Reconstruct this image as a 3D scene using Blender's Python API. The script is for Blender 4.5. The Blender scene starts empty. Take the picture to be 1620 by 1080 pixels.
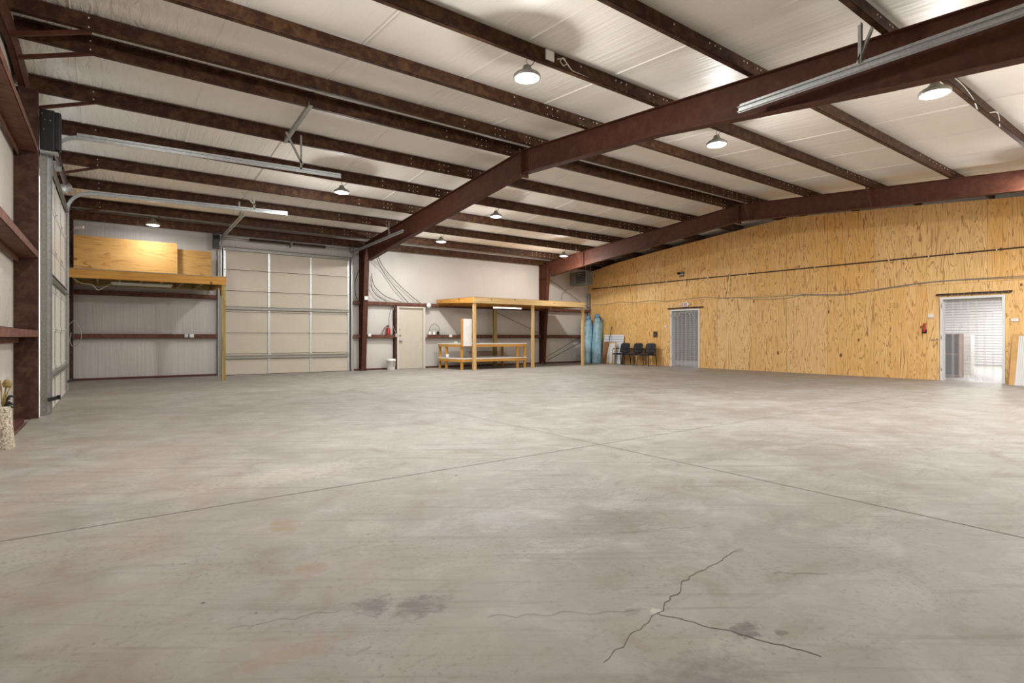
import bpy, bmesh, math, random
from mathutils import Vector, Matrix
random.seed(7)
sc = bpy.context.scene
COL = sc.collection
PI = math.pi

# ------------------------------------------------------------------ camera, world, exposure
cam = bpy.data.cameras.new('camera'); camo = bpy.data.objects.new('camera', cam); COL.objects.link(camo)
camo.location = (0, 0, 1.103); camo.rotation_euler = (PI/2, 0, math.radians(53.851 - 90))
cam.sensor_width = 36; cam.lens = 868.0/1620*36; cam.shift_y = -7/1620; cam.clip_start = .05; cam.clip_end = 200
sc.camera = camo
w = bpy.data.worlds.new('sky'); sc.world = w; w.use_nodes = True
w.node_tree.nodes['Background'].inputs[0].default_value = (.9, .95, 1, 1)
w.node_tree.nodes['Background'].inputs[1].default_value = 3.0
sc.view_settings.view_transform = 'Standard'; sc.view_settings.look = 'None'
sc.view_settings.exposure = 0.06; sc.view_settings.gamma = 1; sc.view_settings.use_curve_mapping = False
sc.cycles.use_denoising = True
sc.cycles.max_bounces = 12; sc.cycles.diffuse_bounces = 7; sc.cycles.glossy_bounces = 4
sc.cycles.transmission_bounces = 8; sc.cycles.transparent_max_bounces = 16
sc.cycles.caustics_reflective = False; sc.cycles.caustics_refractive = False
LAMP_W = 88.0

# ------------------------------------------------------------------ materials
def srgb(r, g, b):
    f = lambda c: (c/255/12.92) if c/255 <= .04045 else ((c/255+.055)/1.055)**2.4
    return (f(r), f(g), f(b), 1)
class NT:
    def __init__(s, name):
        s.m = bpy.data.materials.new(name); s.m.use_nodes = True; s.t = s.m.node_tree
        s.b = s.t.nodes['Principled BSDF']; s.out = s.t.nodes['Material Output']
        s.pos = s.n('ShaderNodeNewGeometry').outputs['Position']
    def n(s, k, **kw):
        x = s.t.nodes.new(k)
        for a, b in kw.items(): setattr(x, a, b)
        return x
    def set(s, sock, v):
        if hasattr(v, 'links'): s.t.links.new(v, sock)
        else: sock.default_value = v
    def math(s, op, a, b=None, c=None, clamp=False):
        x = s.n('ShaderNodeMath', operation=op, use_clamp=clamp); s.set(x.inputs[0], a)
        if b is not None: s.set(x.inputs[1], b)
        if c is not None: s.set(x.inputs[2], c)
        return x.outputs[0]
    def vmul(s, v, k):
        x = s.n('ShaderNodeVectorMath', operation='MULTIPLY'); s.set(x.inputs[0], v); s.set(x.inputs[1], k); return x.outputs[0]
    def vadd(s, v, k):
        x = s.n('ShaderNodeVectorMath', operation='ADD'); s.set(x.inputs[0], v); s.set(x.inputs[1], k); return x.outputs[0]
    def noise(s, v, scale=1, detail=4, rough=.55, dist=0):
        x = s.n('ShaderNodeTexNoise'); s.set(x.inputs['Vector'], v); x.inputs['Scale'].default_value = scale
        x.inputs['Detail'].default_value = detail; x.inputs['Roughness'].default_value = rough; x.inputs['Distortion'].default_value = dist
        return x.outputs['Fac']
    def ramp(s, f, stops):
        x = s.n('ShaderNodeValToRGB'); s.set(x.inputs[0], f); e = x.color_ramp.elements
        while len(e) < len(stops): e.new(.5)
        for q, (p, c) in zip(e, stops):
            q.position = p; q.color = c if hasattr(c, '__len__') else (c, c, c, 1)
        return x.outputs[0]
    def mix(s, f, a, b, mode='MIX'):
        x = s.n('ShaderNodeMix', data_type='RGBA', blend_type=mode); s.set(x.inputs[0], f); s.set(x.inputs[6], a); s.set(x.inputs[7], b); return x.outputs[2]
    def sep(s, v):
        x = s.n('ShaderNodeSeparateXYZ'); s.set(x.inputs[0], v); return x.outputs
    def comb(s, a, b, c):
        x = s.n('ShaderNodeCombineXYZ'); s.set(x.inputs[0], a); s.set(x.inputs[1], b); s.set(x.inputs[2], c); return x.outputs[0]
    def bump(s, h, strength=.3, dist=.02):
        x = s.n('ShaderNodeBump'); x.inputs['Strength'].default_value = strength; x.inputs['Distance'].default_value = dist
        s.set(x.inputs['Height'], h); s.t.links.new(x.outputs[0], s.b.inputs['Normal'])
    def fin(s, col=None, rough=.5, metal=0, spec=None):
        if col is not None: s.set(s.b.inputs['Base Color'], col)
        s.set(s.b.inputs['Roughness'], rough); s.set(s.b.inputs['Metallic'], metal)
        if spec is not None: s.b.inputs['Specular IOR Level'].default_value = spec
        return s.m
def plain(name, c, rough=.5, metal=0, var=.08, scale=6, spec=None):
    k = NT(name); f = k.noise(k.pos, scale, 5)
    dark = tuple(x*(1-var*2) for x in c[:3])+(1,); lite = tuple(min(1, x*(1+var)) for x in c[:3])+(1,)
    return k.fin(k.ramp(f, [(.3, dark), (.7, lite)]), rough, metal, spec)
def primer(name, a, b, c):
    k = NT(name); f = k.noise(k.pos, 8, 7, .65, .4); g = k.noise(k.vmul(k.pos, (3, 3, 14)), 6, 3)
    col = k.mix(k.ramp(f, [(.45, 0), (.68, 1)]), k.mix(k.ramp(f, [(.25, 0), (.5, 1)]), a, b), c)
    col = k.mix(k.ramp(g, [(.62, 0), (.75, .5)]), col, c)
    k.bump(f, .1, .01)
    return k.fin(col, .6, 0, .22)
M = {}
M['purlin'] = primer('purlin_primer', srgb(44, 25, 16), srgb(60, 35, 22), srgb(88, 62, 38))
M['frame'] = primer('frame_primer', srgb(70, 38, 27), srgb(76, 42, 30), srgb(86, 52, 38))
M['girt'] = primer('girt_primer', srgb(84, 48, 38), srgb(100, 62, 50), srgb(118, 84, 68))
M['dusty'] = primer('dusty_primer', srgb(56, 34, 27), srgb(66, 42, 33), srgb(88, 64, 50))
M['base_red'] = plain('base_angle_red', srgb(86, 42, 36), .6)
M['zinc'] = plain('zinc_bolts', srgb(225, 222, 215), .4, .2, .03)
M['galv'] = plain('galvanised_steel', srgb(190, 193, 192), .36, .75, .1, 30)
M['galv_dull'] = plain('dull_galvanised_steel', srgb(160, 158, 150), .5, .5, .12, 40)
M['white'] = plain('white_plastic', srgb(232, 230, 226), .45, 0, .03)
M['paint'] = plain('white_door_paint', srgb(226, 228, 230), .4, 0, .03)
M['panel'] = plain('door_panel_cream', srgb(196, 187, 170), .5, 0, .02, 3)
M['panel2'] = plain('door_panel_white', srgb(212, 207, 198), .5, 0, .02, 3)
M['mandoor'] = plain('beige_door_paint', srgb(196, 190, 174), .45, 0, .02)
M['mandoor_frame'] = plain('pale_frame_paint', srgb(206, 200, 188), .45, 0, .02)
M['black'] = plain('black_plastic', srgb(26, 27, 28), .45, 0, .2)
M['rubber'] = plain('dark_rubber', srgb(40, 38, 38), .7)
M['seat'] = plain('black_upholstery', srgb(36, 36, 40), .6, 0, .15, 40)
M['heater'] = plain('heater_grey_paint', srgb(104, 106, 102), .5, .1)
M['red'] = plain('extinguisher_red', srgb(170, 30, 28), .35)
M['cable'] = plain('dark_cable', srgb(52, 48, 48), .6)
M['grey_cable'] = plain('grey_cable', srgb(150, 146, 138), .6)
M['white_cable'] = plain('white_cable', srgb(220, 216, 206), .5)
M['rail'] = plain('rusty_rail', srgb(74, 56, 46), .7, .2, .3, 60)
M['conduit'] = plain('dark_conduit', srgb(70, 52, 40), .6, .2, .2)
M['stamp'] = plain('stamp_ink', srgb(66, 52, 44), .8, 0, .25, 30)
M['mark'] = plain('pencil_ink', srgb(150, 118, 84), .8, 0, .1, 30)
M['signred'] = plain('sign_red', srgb(200, 36, 30), .5)
M['crack'] = plain('floor_crack', srgb(112, 102, 92), .95, 0, .2, 30)
M['joint'] = plain('floor_saw_joint', srgb(104, 95, 86), .95, 0, .2, 12)
M['ledge'] = plain('slab_ledge', srgb(128, 106, 88), .95, 0, .2, 8)
M['tanboard'] = plain('hardboard_tan', srgb(150, 104, 66), .7)
M['pegback'] = plain('tan_peg_backing', srgb(206, 162, 102), .7)

def wood(name, a, b, axis=0, scale=1.0):
    k = NT(name); sc_ = [22, 22, 22]; sc_[axis] = 1.2
    v = k.vmul(k.pos, tuple(x*scale for x in sc_)); f = k.noise(v, 1.0, 5, .6, .6)
    g = k.math('SINE', k.math('MULTIPLY', k.noise(k.vmul(v, (.3, .3, .3)), 1, 3), 40))
    col = k.mix(k.ramp(f, [(.3, 0), (.7, 1)]), a, b)
    col = k.mix(k.math('MULTIPLY', k.ramp(g, [(.7, 0), (1, 1)]), .25), col, tuple(x*.55 for x in b[:3])+(1,))
    kn = k.n('ShaderNodeTexVoronoi'); kn.inputs['Scale'].default_value = 2.3; k.set(kn.inputs['Vector'], k.pos)
    col = k.mix(k.ramp(kn.outputs['Distance'], [(.05, 1), (.09, 0)]), col, srgb(96, 58, 30))
    return k.fin(col, .65, 0, .3)
for ax, nm in enumerate('xyz'):
    M['pine_'+nm] = wood('pine_lumber_'+nm, srgb(216, 186, 134), srgb(196, 160, 106), ax)
    M['gold_'+nm] = wood('golden_lumber_'+nm, srgb(206, 156, 78), srgb(184, 128, 56), ax)
    M['treated_'+nm] = wood('treated_lumber_'+nm, srgb(178, 156, 98), srgb(128, 106, 62), ax)

def plywood(name, u, v, tones, line, seam=None, knots=True, freq=46):
    """u across the grain, v along it (axis numbers)"""
    k = NT(name); s = k.sep(k.pos); U, V = s[u], s[v]
    if seam is not None:
        cu = k.math('DIVIDE', k.math('SUBTRACT', U, seam), 1.2192); row = k.math('GREATER_THAN', V, 2.44)
        idv = k.comb(k.math('FLOOR', cu), k.math('MULTIPLY', row, 7.3), 0)
    else: cu, row, idv = None, 0.0, k.comb(k.math('FLOOR', k.math('MULTIPLY', s[0], .41)), 0, 3)
    wn = k.n('ShaderNodeTexWhiteNoise'); k.set(wn.inputs['Vector'], idv); rnd = wn.outputs['Value']
    gv = k.comb(k.math('MULTIPLY', U, 3.0), k.math('MULTIPLY', V, .36), k.math('MULTIPLY', rnd, 40))
    n1 = k.noise(gv, 1.15, 3.0, .5, .5)
    rings = k.math('SINE', k.math('MULTIPLY', n1, float(freq)*2))
    ringm = k.ramp(rings, [(.72, 0), (1.0, 1)])
    patch = k.ramp(k.noise(k.comb(k.math('MULTIPLY', U, 3), k.math('MULTIPLY', V, .5), rnd), 1.4, 3), [(.35, 0), (.65, 1)])
    fine = k.noise(k.comb(k.math('MULTIPLY', U, 85), k.math('MULTIPLY', V, 3.5), rnd), 1, 4, .6)
    base = k.mix(rnd, tones[0], tones[1])
    base = k.mix(k.math('MULTIPLY', patch, .5), base, tones[2])
    col = k.mix(k.math('MULTIPLY', ringm, k.math('ADD', .35, k.math('MULTIPLY', patch, .5))), base, line)
    col = k.mix(k.math('MULTIPLY', k.ramp(fine, [(.45, 0), (.75, 1)]), .42), col, line)
    if knots:
        vo = k.n('ShaderNodeTexVoronoi'); vo.inputs['Scale'].default_value = 1.0
        k.set(vo.inputs['Vector'], k.comb(k.math('MULTIPLY', U, 2.6), k.math('MULTIPLY', V, 1.5), k.math('MULTIPLY', rnd, 3)))
        sp = k.sep(vo.outputs['Color'])
        thr = k.math('MULTIPLY', k.math('GREATER_THAN', sp[0], .45), k.math('ADD', .035, k.math('MULTIPLY', sp[1], .05)))
        d = k.math('SUBTRACT', vo.outputs['Distance'], thr)
        col = k.mix(k.ramp(d, [(.0, .9), (.025, 0)]), col, srgb(112, 66, 30))
    if seam is not None:
        fr = k.math('FRACT', cu); e = k.math('ABSOLUTE', k.math('SUBTRACT', fr, .5))
        sm = k.math('GREATER_THAN', e, .4975)
        sm = k.math('MAXIMUM', sm, k.math('LESS_THAN', k.math('ABSOLUTE', k.math('SUBTRACT', V, 2.44)), .003))
        col = k.mix(k.math('MULTIPLY', sm, .75), col, srgb(96, 66, 38))
    k.bump(fine, .06, .004)
    return k.fin(col, .6, 0, .3)
M['partition'] = plywood('partition_plywood', 1, 2, (srgb(242, 206, 148), srgb(232, 176, 92), srgb(246, 210, 150)), srgb(156, 98, 42), 5.15)
M['osb'] = plain('dull_deck_boards', srgb(170, 152, 124), .7, 0, .12, 20)
M['sheet'] = plywood('loft_plywood', 2, 0, (srgb(190, 150, 88), srgb(184, 142, 78), srgb(198, 160, 100)), srgb(142, 96, 46), None, True, 30)

def liner(name, sc3, bias, base=(216, 211, 203), strength=.5):
    k = NT(name)
    v = k.vmul(k.pos, sc3); a = k.noise(v, 1, 3, .5, .2); b = k.noise(k.vmul(v, (.31, .31, .31)), 1, 2, .5, .8)
    big = k.noise(k.pos, .5, 2)
    h = k.math('ADD', k.math('MULTIPLY', a, .5), b)
    if bias:
        wr_ = k.noise(k.vmul(k.pos, (7, 1.6, 2)), 1, 3, .55, 1.2); nx = k.ramp(k.math('DIVIDE', k.math('ADD', k.sep(k.pos)[0], 1.0), 3.2), [(.2, 1), (.9, 0)])
        h = k.math('ADD', h, k.math('MULTIPLY', k.math('MULTIPLY', wr_, nx), 5.0))
    k.bump(h, strength, .02)
    c = srgb(*base); d = srgb(*[x-9 for x in base])
    return k.fin(k.mix(k.ramp(big, [(.35, 0), (.65, 1)]), c, d), .5, 0, .4)
M['ceil'] = liner('ceiling_liner', (24, 1.1, 3), 1, (240, 234, 224), .6)
M['wliner'] = liner('wall_liner', (26, 26, 1.2), 0, (201, 196, 190), .6)
M['wliner_y'] = liner('end_wall_liner', (10, 12, 1.6), 1, (204, 198, 190), .5)
M['plainwall'] = plain('painted_wall', srgb(214, 210, 204), .6, 0, .02, 2)

def concrete():
    k = NT('concrete_floor'); s = k.sep(k.pos); X, Y = s[0], s[1]
    big = k.noise(k.pos, .55, 5, .6, .5); mid = k.noise(k.pos, 2.6, 7, .65, .6); fine = k.noise(k.pos, 34, 5, .65)
    st1 = k.noise(k.vmul(k.pos, (1.2, 9, 1)), 1.1, 5, .6, .8)
    rot = k.n('ShaderNodeVectorRotate'); rot.rotation_type = 'Z_AXIS'; k.set(rot.inputs['Vector'], k.pos); rot.inputs['Angle'].default_value = .62
    st2 = k.noise(k.vmul(rot.outputs[0], (.8, 14, 1)), 1.0, 5, .62, .5)
    col = k.mix(k.ramp(big, [(.32, 0), (.66, 1)]), srgb(140, 135, 128), srgb(159, 155, 149))
    col = k.mix(k.ramp(mid, [(.50, 0), (.68, .75)]), col, srgb(170, 166, 161))
    col = k.mix(k.ramp(mid, [(.32, .75), (.46, 0)]), col, srgb(133, 123, 112))
    col = k.mix(k.ramp(st1, [(.56, 0), (.72, .5)]), col, srgb(133, 124, 113))
    col = k.mix(k.ramp(st2, [(.54, 0), (.70, .6)]), col, srgb(124, 115, 106))
    # brown dust towards the left door
    dust = k.math('MULTIPLY', k.ramp(k.math('MULTIPLY', X, .2), [(.0, 1), (.55, 0)]), k.ramp(k.noise(k.pos, 1.3, 5, .6, .6), [(.36, 0), (.70, .6)]))
    col = k.mix(dust, col, srgb(152, 138, 120))
    col = k.mix(k.math('MULTIPLY', k.ramp(fine, [(.54, 0), (.70, .8)]), k.ramp(k.noise(k.pos, 1.9, 4, .6), [(.42, .15), (.62, 1)])), col, srgb(113, 104, 96))
    # flecks
    vo = k.n('ShaderNodeTexVoronoi'); vo.inputs['Scale'].default_value = 3.4; k.set(vo.inputs['Vector'], rot.outputs[0])
    sp = k.sep(vo.outputs['Color'])
    fl = k.math('MULTIPLY', k.math('LESS_THAN', vo.outputs['Distance'], k.math('MULTIPLY', sp[1], .045)), k.math('GREATER_THAN', sp[0], .55))
    col = k.mix(k.math('MULTIPLY', fl, .8), col, srgb(74, 64, 53))
    # stains, each with its own place and outline
    worn = k.ramp(k.noise(k.vmul(rot.outputs[0], (9, 22, 9)), 1, 6, .7), [(.34, .25), (.56, 1)])
    wob = k.noise(k.pos, 3.2, 6, .6); wob2 = k.noise(k.pos, 20, 6, .65)
    for (x, y, rx, ry, c, a, soft) in STAINS:
        dx = k.math('DIVIDE', k.math('SUBTRACT', X, x), rx); dy = k.math('DIVIDE', k.math('SUBTRACT', Y, y), ry)
        d = k.math('SQRT', k.math('ADD', k.math('MULTIPLY', dx, dx), k.math('MULTIPLY', dy, dy)))
        d = k.math('ADD', d, k.math('MULTIPLY', k.math('SUBTRACT', wob, .5), 1.3))
        d = k.math('ADD', d, k.math('MULTIPLY', k.math('SUBTRACT', wob2, .5), 2.2))
        col = k.mix(k.math('MULTIPLY', k.ramp(d, [(max(.0, .95-soft), 1), (min(1, .95), 0)]), k.math('MULTIPLY', worn, a)), col, c)
    k.bump(k.math('ADD', fine, k.math('MULTIPLY', mid, .6)), .12, .006)
    return k.fin(col, k.ramp(big, [(.3, .48), (.7, .66)]), 0, .3)
G1, G2, BR = srgb(103, 97, 91), srgb(120, 113, 105), srgb(149, 124, 96)
STAINS = [(.87, 2.17, .10, .11, G1, .75, .45), (1.02, 2.03, .14, .12, G1, .8, .45), (1.93, 1.15, .07, .05, G1, .9, .25),
          (2.02, 1.06, .03, .025, G1, .8, .3), (.81, 3.37, .10, .16, BR, .7, .4), (.76, 2.68, .09, .10, BR, .6, .4),
          (2.42, 2.30, .35, .22, G2, .55, .3), (2.05, 2.75, .55, .28, srgb(173, 170, 166), .45, .5), (1.45, 1.05, .34, .2, G1, .55, .6),
          (1.0, 1.25, .35, .12, G2, .5, .6), (.55, 2.0, .24, .08, BR, .45, .5), (2.1, 1.9, .5, .25, G2, .3, .6), (1.77, 1.44, .04, .03, srgb(196, 190, 182), .8, .4), (1.70, 1.5, .06, .03, G1, .6, .4), (2.62, 1.6, .06, .03, G1, .6, .5), (4.6, 3.0, 1.2, .16, G2, .5, .6), (3.0, 1.7, .7, .12, G2, .4, .6), (1.2, 4.6, .8, .3, srgb(190, 182, 170), .5, .6),
          (3.3, 6.4, 1.4, .2, G2, .4, .5), (7.2, 4.4, 1.9, .35, G2, .35, .6), (6.4, 6.6, 1.6, .2, srgb(181, 177, 172), .4, .5)]
M['floor'] = concrete()
def speckle():
    k = NT('speckled_stone'); f = k.noise(k.pos, 60, 4, .7)
    k.bump(f, .6, .01)
    return k.fin(k.ramp(f, [(.35, srgb(110, 98, 80)), (.55, srgb(206, 196, 176)), (.7, srgb(226, 220, 206))]), .9)
M['speck'] = speckle()
def bluewrap():
    k = NT('blue_plastic_wrap'); f = k.noise(k.vmul(k.pos, (14, 14, 3)), 1, 5, .65, 1.2); g = k.noise(k.pos, 6, 4)
    k.bump(f, .7, .02)
    return k.fin(k.mix(k.ramp(g, [(.35, 0), (.65, 1)]), srgb(128, 170, 192), srgb(170, 206, 218)), .28, 0, .5)
M['blue'] = bluewrap()
M['blue2'] = plain('deep_blue_wrap', srgb(104, 148, 176), .35, 0, .15, 20)
def pegboard():
    k = NT('white_pegboard'); s = k.sep(k.pos)
    a = k.math('SUBTRACT', k.math('FRACT', k.math('MULTIPLY', s[1], 30)), .5); b = k.math('SUBTRACT', k.math('FRACT', k.math('MULTIPLY', s[2], 30)), .5)
    d = k.math('SQRT', k.math('ADD', k.math('MULTIPLY', a, a), k.math('MULTIPLY', b, b)))
    return k.fin(k.mix(k.ramp(d, [(.2, 1), (.26, 0)]), srgb(222, 222, 220), srgb(120, 120, 118)), .5)
M['peg'] = pegboard()
def siding(name, base, dark, pitch):
    k = NT(name); s = k.sep(k.pos); f = k.math('FRACT', k.math('DIVIDE', s[2], pitch))
    return k.fin(k.mix(k.ramp(f, [(.0, 1), (.18, 1), (.26, 0)]), base, dark), .5)
M['slat'] = siding('slatted_shutter', srgb(216, 214, 212), srgb(128, 116, 112), .105)
M['slat_dark'] = siding('slatted_grey_wall', srgb(170, 160, 150), srgb(92, 82, 74), .11)
M['ribbed'] = siding('ribbed_white_panel', srgb(228, 232, 236), srgb(166, 170, 178), .1)
def pvc():
    k = NT('clear_pvc_strip'); t = k.t
    tr = k.n('ShaderNodeBsdfTransparent'); tr.inputs[0].default_value = (.93, .95, .97, 1)
    k.b.inputs['Base Color'].default_value = srgb(226, 230, 236); k.b.inputs['Roughness'].default_value = .25
    mx = k.n('ShaderNodeMixShader'); mx.inputs[0].default_value = .24
    t.links.new(tr.outputs[0], mx.inputs[1]); t.links.new(k.b.outputs[0], mx.inputs[2]); t.links.new(mx.outputs[0], k.out.inputs[0])
    return k.m
M['pvc'] = pvc()
def emis(name, c, s):
    k = NT(name); k.b.inputs['Base Color'].default_value = c
    k.b.inputs['Emission Color'].default_value = c; k.b.inputs['Emission Strength'].default_value = s
    return k.m
M['lens'] = emis('led_lens', (1, .985, .96, 1), 14)
M['tube'] = emis('fluorescent_tube', (1, .98, .94, 1), 3)
M['tube_off'] = plain('unlit_tube_cover', srgb(236, 234, 226), .4, 0, .02)

# ------------------------------------------------------------------ mesh builder
class MB:
    def __init__(s): s.v = []; s.f = []; s.mi = []; s.cur = 0; s.smooth = []; s.sm = False
    def add(s, vs, fs):
        o = len(s.v); s.v += [Vector(p) for p in vs]
        for f in fs: s.f.append([i+o for i in f]); s.mi.append(s.cur); s.smooth.append(s.sm)
        return s
    def box(s, x0, x1, y0, y1, z0, z1):
        return s.add([(x0,y0,z0),(x1,y0,z0),(x1,y1,z0),(x0,y1,z0),(x0,y0,z1),(x1,y0,z1),(x1,y1,z1),(x0,y1,z1)],
                     [(0,3,2,1),(4,5,6,7),(0,1,5,4),(1,2,6,5),(2,3,7,6),(3,0,4,7)])
    def cb(s, c, d): return s.box(c[0]-d[0]/2, c[0]+d[0]/2, c[1]-d[1]/2, c[1]+d[1]/2, c[2]-d[2]/2, c[2]+d[2]/2)
    def bev(s, x0, x1, y0, y1, z0, z1, r, seg=3):
        bm = bmesh.new(); bmesh.ops.create_cube(bm, size=1)
        bmesh.ops.scale(bm, vec=(x1-x0, y1-y0, z1-z0), verts=bm.verts); bmesh.ops.translate(bm, vec=((x0+x1)/2, (y0+y1)/2, (z0+z1)/2), verts=bm.verts)
        bmesh.ops.bevel(bm, geom=bm.edges[:], offset=r, segments=seg, profile=.5, affect='EDGES'); bm.verts.index_update()
        s.add([v.co.copy() for v in bm.verts], [[v.index for v in f.verts] for f in bm.faces]); bm.free(); return s
    def bar(s, p, q, w, h, up=(0, 0, 1)):
        p, q = Vector(p), Vector(q); d = (q-p).normalized(); up = Vector(up)
        if abs(d.dot(up)) > .98: up = Vector((0, 1, 0))
        a = d.cross(up).normalized()*w/2; b = a.cross(d).normalized()*h/2
        return s.add([p-a-b, p+a-b, p+a+b, p-a+b, q-a-b, q+a-b, q+a+b, q-a+b],
                     [(0,1,2,3),(7,6,5,4),(0,4,5,1),(1,5,6,2),(2,6,7,3),(3,7,4,0)])
    def angle(s, p, q, w, t=.004, up=(0, 0, 1), side=1):
        """an L section running p to q"""
        p, q = Vector(p), Vector(q); d = (q-p).normalized(); u = Vector(up)
        if abs(d.dot(u)) > .98: u = Vector((0, 1, 0))
        a = d.cross(u).normalized()*side; b = a.cross(d).normalized()*side
        s.bar(p+a*w/2, q+a*w/2, w, t, up=b); s.bar(p+b*w/2, q+b*w/2, t, w, up=b); return s
    def tube(s, pts, r, n=6, smooth=True):
        pts = [Vector(p) for p in pts]; o = len(s.v); m = len(pts); prev = None; vs = []
        for i, p in enumerate(pts):
            d = (pts[min(i+1, m-1)]-pts[max(i-1, 0)]).normalized()
            a = prev if prev is not None else Vector((0, 0, 1))
            if abs(d.dot(a)) > .95: a = Vector((1, 0, 0)) if abs(d.x) < .9 else Vector((0, 1, 0))
            a = (a-d*a.dot(d)).normalized(); b = d.cross(a); prev = a
            rr = r[i] if hasattr(r, '__len__') else r
            vs += [p+(a*math.cos(2*PI*k/n)+b*math.sin(2*PI*k/n))*rr for k in range(n)]
        fs = []
        for i in range(m-1):
            for k in range(n): fs.append((i*n+k, i*n+(k+1) % n, (i+1)*n+(k+1) % n, (i+1)*n+k))
        fs += [tuple(range(n))[::-1], tuple(range((m-1)*n, m*n))]
        old = s.sm; s.sm = smooth; s.add(vs, fs); s.sm = old; return s
    def cyl(s, p, q, r, n=16): return s.tube([p, q], r, n)
    def lathe(s, prof, c=(0, 0, 0), n=24):
        vs = []; fs = []; m = len(prof)
        for (r, z) in prof:
            vs += [(c[0]+r*math.cos(2*PI*k/n), c[1]+r*math.sin(2*PI*k/n), c[2]+z) for k in range(n)]
        for i in range(m-1):
            for k in range(n): fs.append((i*n+k, i*n+(k+1) % n, (i+1)*n+(k+1) % n, (i+1)*n+k))
        fs += [tuple(range(n))[::-1], tuple(range((m-1)*n, m*n))]
        old = s.sm; s.sm = True; s.add(vs, fs); s.sm = old; return s
    def poly(s, pts, ax, t0, t1):
        """closed outline (2D, in the two axes other than ax) given thickness t0..t1 along ax"""
        def P(a, b, t): return {0: (t, a, b), 1: (a, t, b), 2: (a, b, t)}[ax]
        n = len(pts)
        s.add([P(a, b, t0) for a, b in pts]+[P(a, b, t1) for a, b in pts],
              [tuple(range(n)), tuple(range(n, 2*n))[::-1]]+[(i, n+i, n+(i+1) % n, (i+1) % n) for i in range(n)]); return s
    def obj(s, name, mats, parent=None, loc=None):
        me = bpy.data.meshes.new(name)
        if loc is None:
            if parent is not None: loc = parent.get('_w', (0, 0, 0))
            else:
                xs = [v.x for v in s.v]; ys = [v.y for v in s.v]; zs = [v.z for v in s.v]
                loc = ((min(xs)+max(xs))/2, (min(ys)+max(ys))/2, min(zs))
        L = Vector(loc)
        me.from_pydata([tuple(v-L) for v in s.v], [], s.f)
        if not isinstance(mats, (list, tuple)): mats = [mats]
        for m in mats: me.materials.append(M[m] if isinstance(m, str) else m)
        for p, i, sm in zip(me.polygons, s.mi, s.smooth): p.material_index = i; p.use_smooth = sm
        bm = bmesh.new(); bm.from_mesh(me); bmesh.ops.recalc_face_normals(bm, faces=bm.faces); bm.to_mesh(bm_me := me); bm.free()
        o = bpy.data.objects.new(name, me); COL.objects.link(o)
        if parent is not None:
            o.parent = parent; o['_w'] = tuple(L)
        else:
            o.location = L; o['_w'] = tuple(L)
        return o
def tag(o, label=None, cat=None, group=None, kind=None):
    if label: o['label'] = label
    if cat: o['category'] = cat
    if group: o['group'] = group
    if kind: o['kind'] = kind
    return o
def thing(name, label, cat, loc=(0, 0, 0), group=None, kind=None):
    o = bpy.data.objects.new(name, None); COL.objects.link(o); o.location = loc; o['_w'] = tuple(loc); o.empty_display_size = .1
    return tag(o, label, cat, group, kind)
def B(*a): return MB().box(*a)
def copy_tree(root):
    r = root.copy(); COL.objects.link(r)
    for ch in root.children:
        c = ch.copy(); COL.objects.link(c); c.parent = r
        for g in ch.children:
            d = g.copy(); COL.objects.link(d); d.parent = c
    return r
def S(label): return dict(label=label, cat=None)

# ------------------------------------------------------------------ main numbers (metres)
XL, XP, YB, YF = -1.05, 17.1, 17.68, -.55         # end wall liner, plywood wall, far liner, near wall
X1, X2 = 6.70, 14.36; YR = 8.75; SL = .0820
def zb(y): return 4.845 - SL*abs(y-YR)            # underside of purlins / top of rafters
PH = .215
def zc(y): return zb(y)+PH+.012                   # roof liner

# ------------------------------------------------------------------ structure
def strips(mb, pts, wd, z=.0012):
    pts = [Vector((p[0], p[1], 0)) for p in pts]
    for a, b in zip(pts[:-1], pts[1:]):
        d = (b-a); n = Vector((-d.y, d.x, 0)).normalized()*wd/2
        mb.add([(a-n)+Vector((0,0,z)), (b-n)+Vector((0,0,z)), (b+n)+Vector((0,0,z)), (a+n)+Vector((0,0,z))], [(0,1,2,3)])
def jag(a, b, n, amp, seed):
    r = random.Random(seed); a, b = Vector(a), Vector(b); d = b-a; nn = Vector((-d.y, d.x)).normalized()
    return [a+d*i/n+nn*(r.uniform(-amp, amp) if 0 < i < n else 0) for i in range(n+1)]
fl = MB()
fl.box(-.87, 28, YF-.3, 10.0, -.15, 0); fl.box(-1.3, 28, 10.0, 21.2, -.15, 0)
fl.cur = 2; fl.box(-1.3, -.87, YF-.3, 10.0, -.15, -.035)
fl.cur = 1
strips(fl, [(4.05, -.5), (4.05, 17.6)], .007); strips(fl, [(-.86, 4.02), (17, 4.02)], .007)
strips(fl, [(10.4, -.5), (10.4, 17.6)], .006); strips(fl, [(-.86, 10.6), (17, 10.6)], .006)
fl.cur = 3
for a, b, n, am, wd in [((1.761, 1.427), (2.15, 1.56), 12, .016, .0045), ((2.15, 1.56), (2.60, 1.60), 14, .012, .0035), ((1.761, 1.427), (1.35, 1.32), 14, .012, .0025),
                        ((1.761, 1.427), (1.9, 1.12), 12, .010, .004), ((1.9, 1.12), (1.98, .9), 8, .010, .0045), ((2.0, 3.2), (2.9, 3.05), 18, .03, .002), ((2.4, 2.35), (2.55, 2.30), 5, .02, .002),
                        ((2.5, 1.35), (2.7, 1.2), 6, .02, .002), ((.35, 2.30), (.75, 2.2), 14, .02, .0015), ((2.3, 2.15), (2.75, 1.95), 14, .03, .0018), ((1.2, 1.8), (1.7, 1.5), 16, .02, .0015), ((2.75, 2.5), (3.4, 2.42), 16, .03, .002)]:
    strips(fl, jag(a, b, n, am, int(a[0]*1000)), wd)
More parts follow.
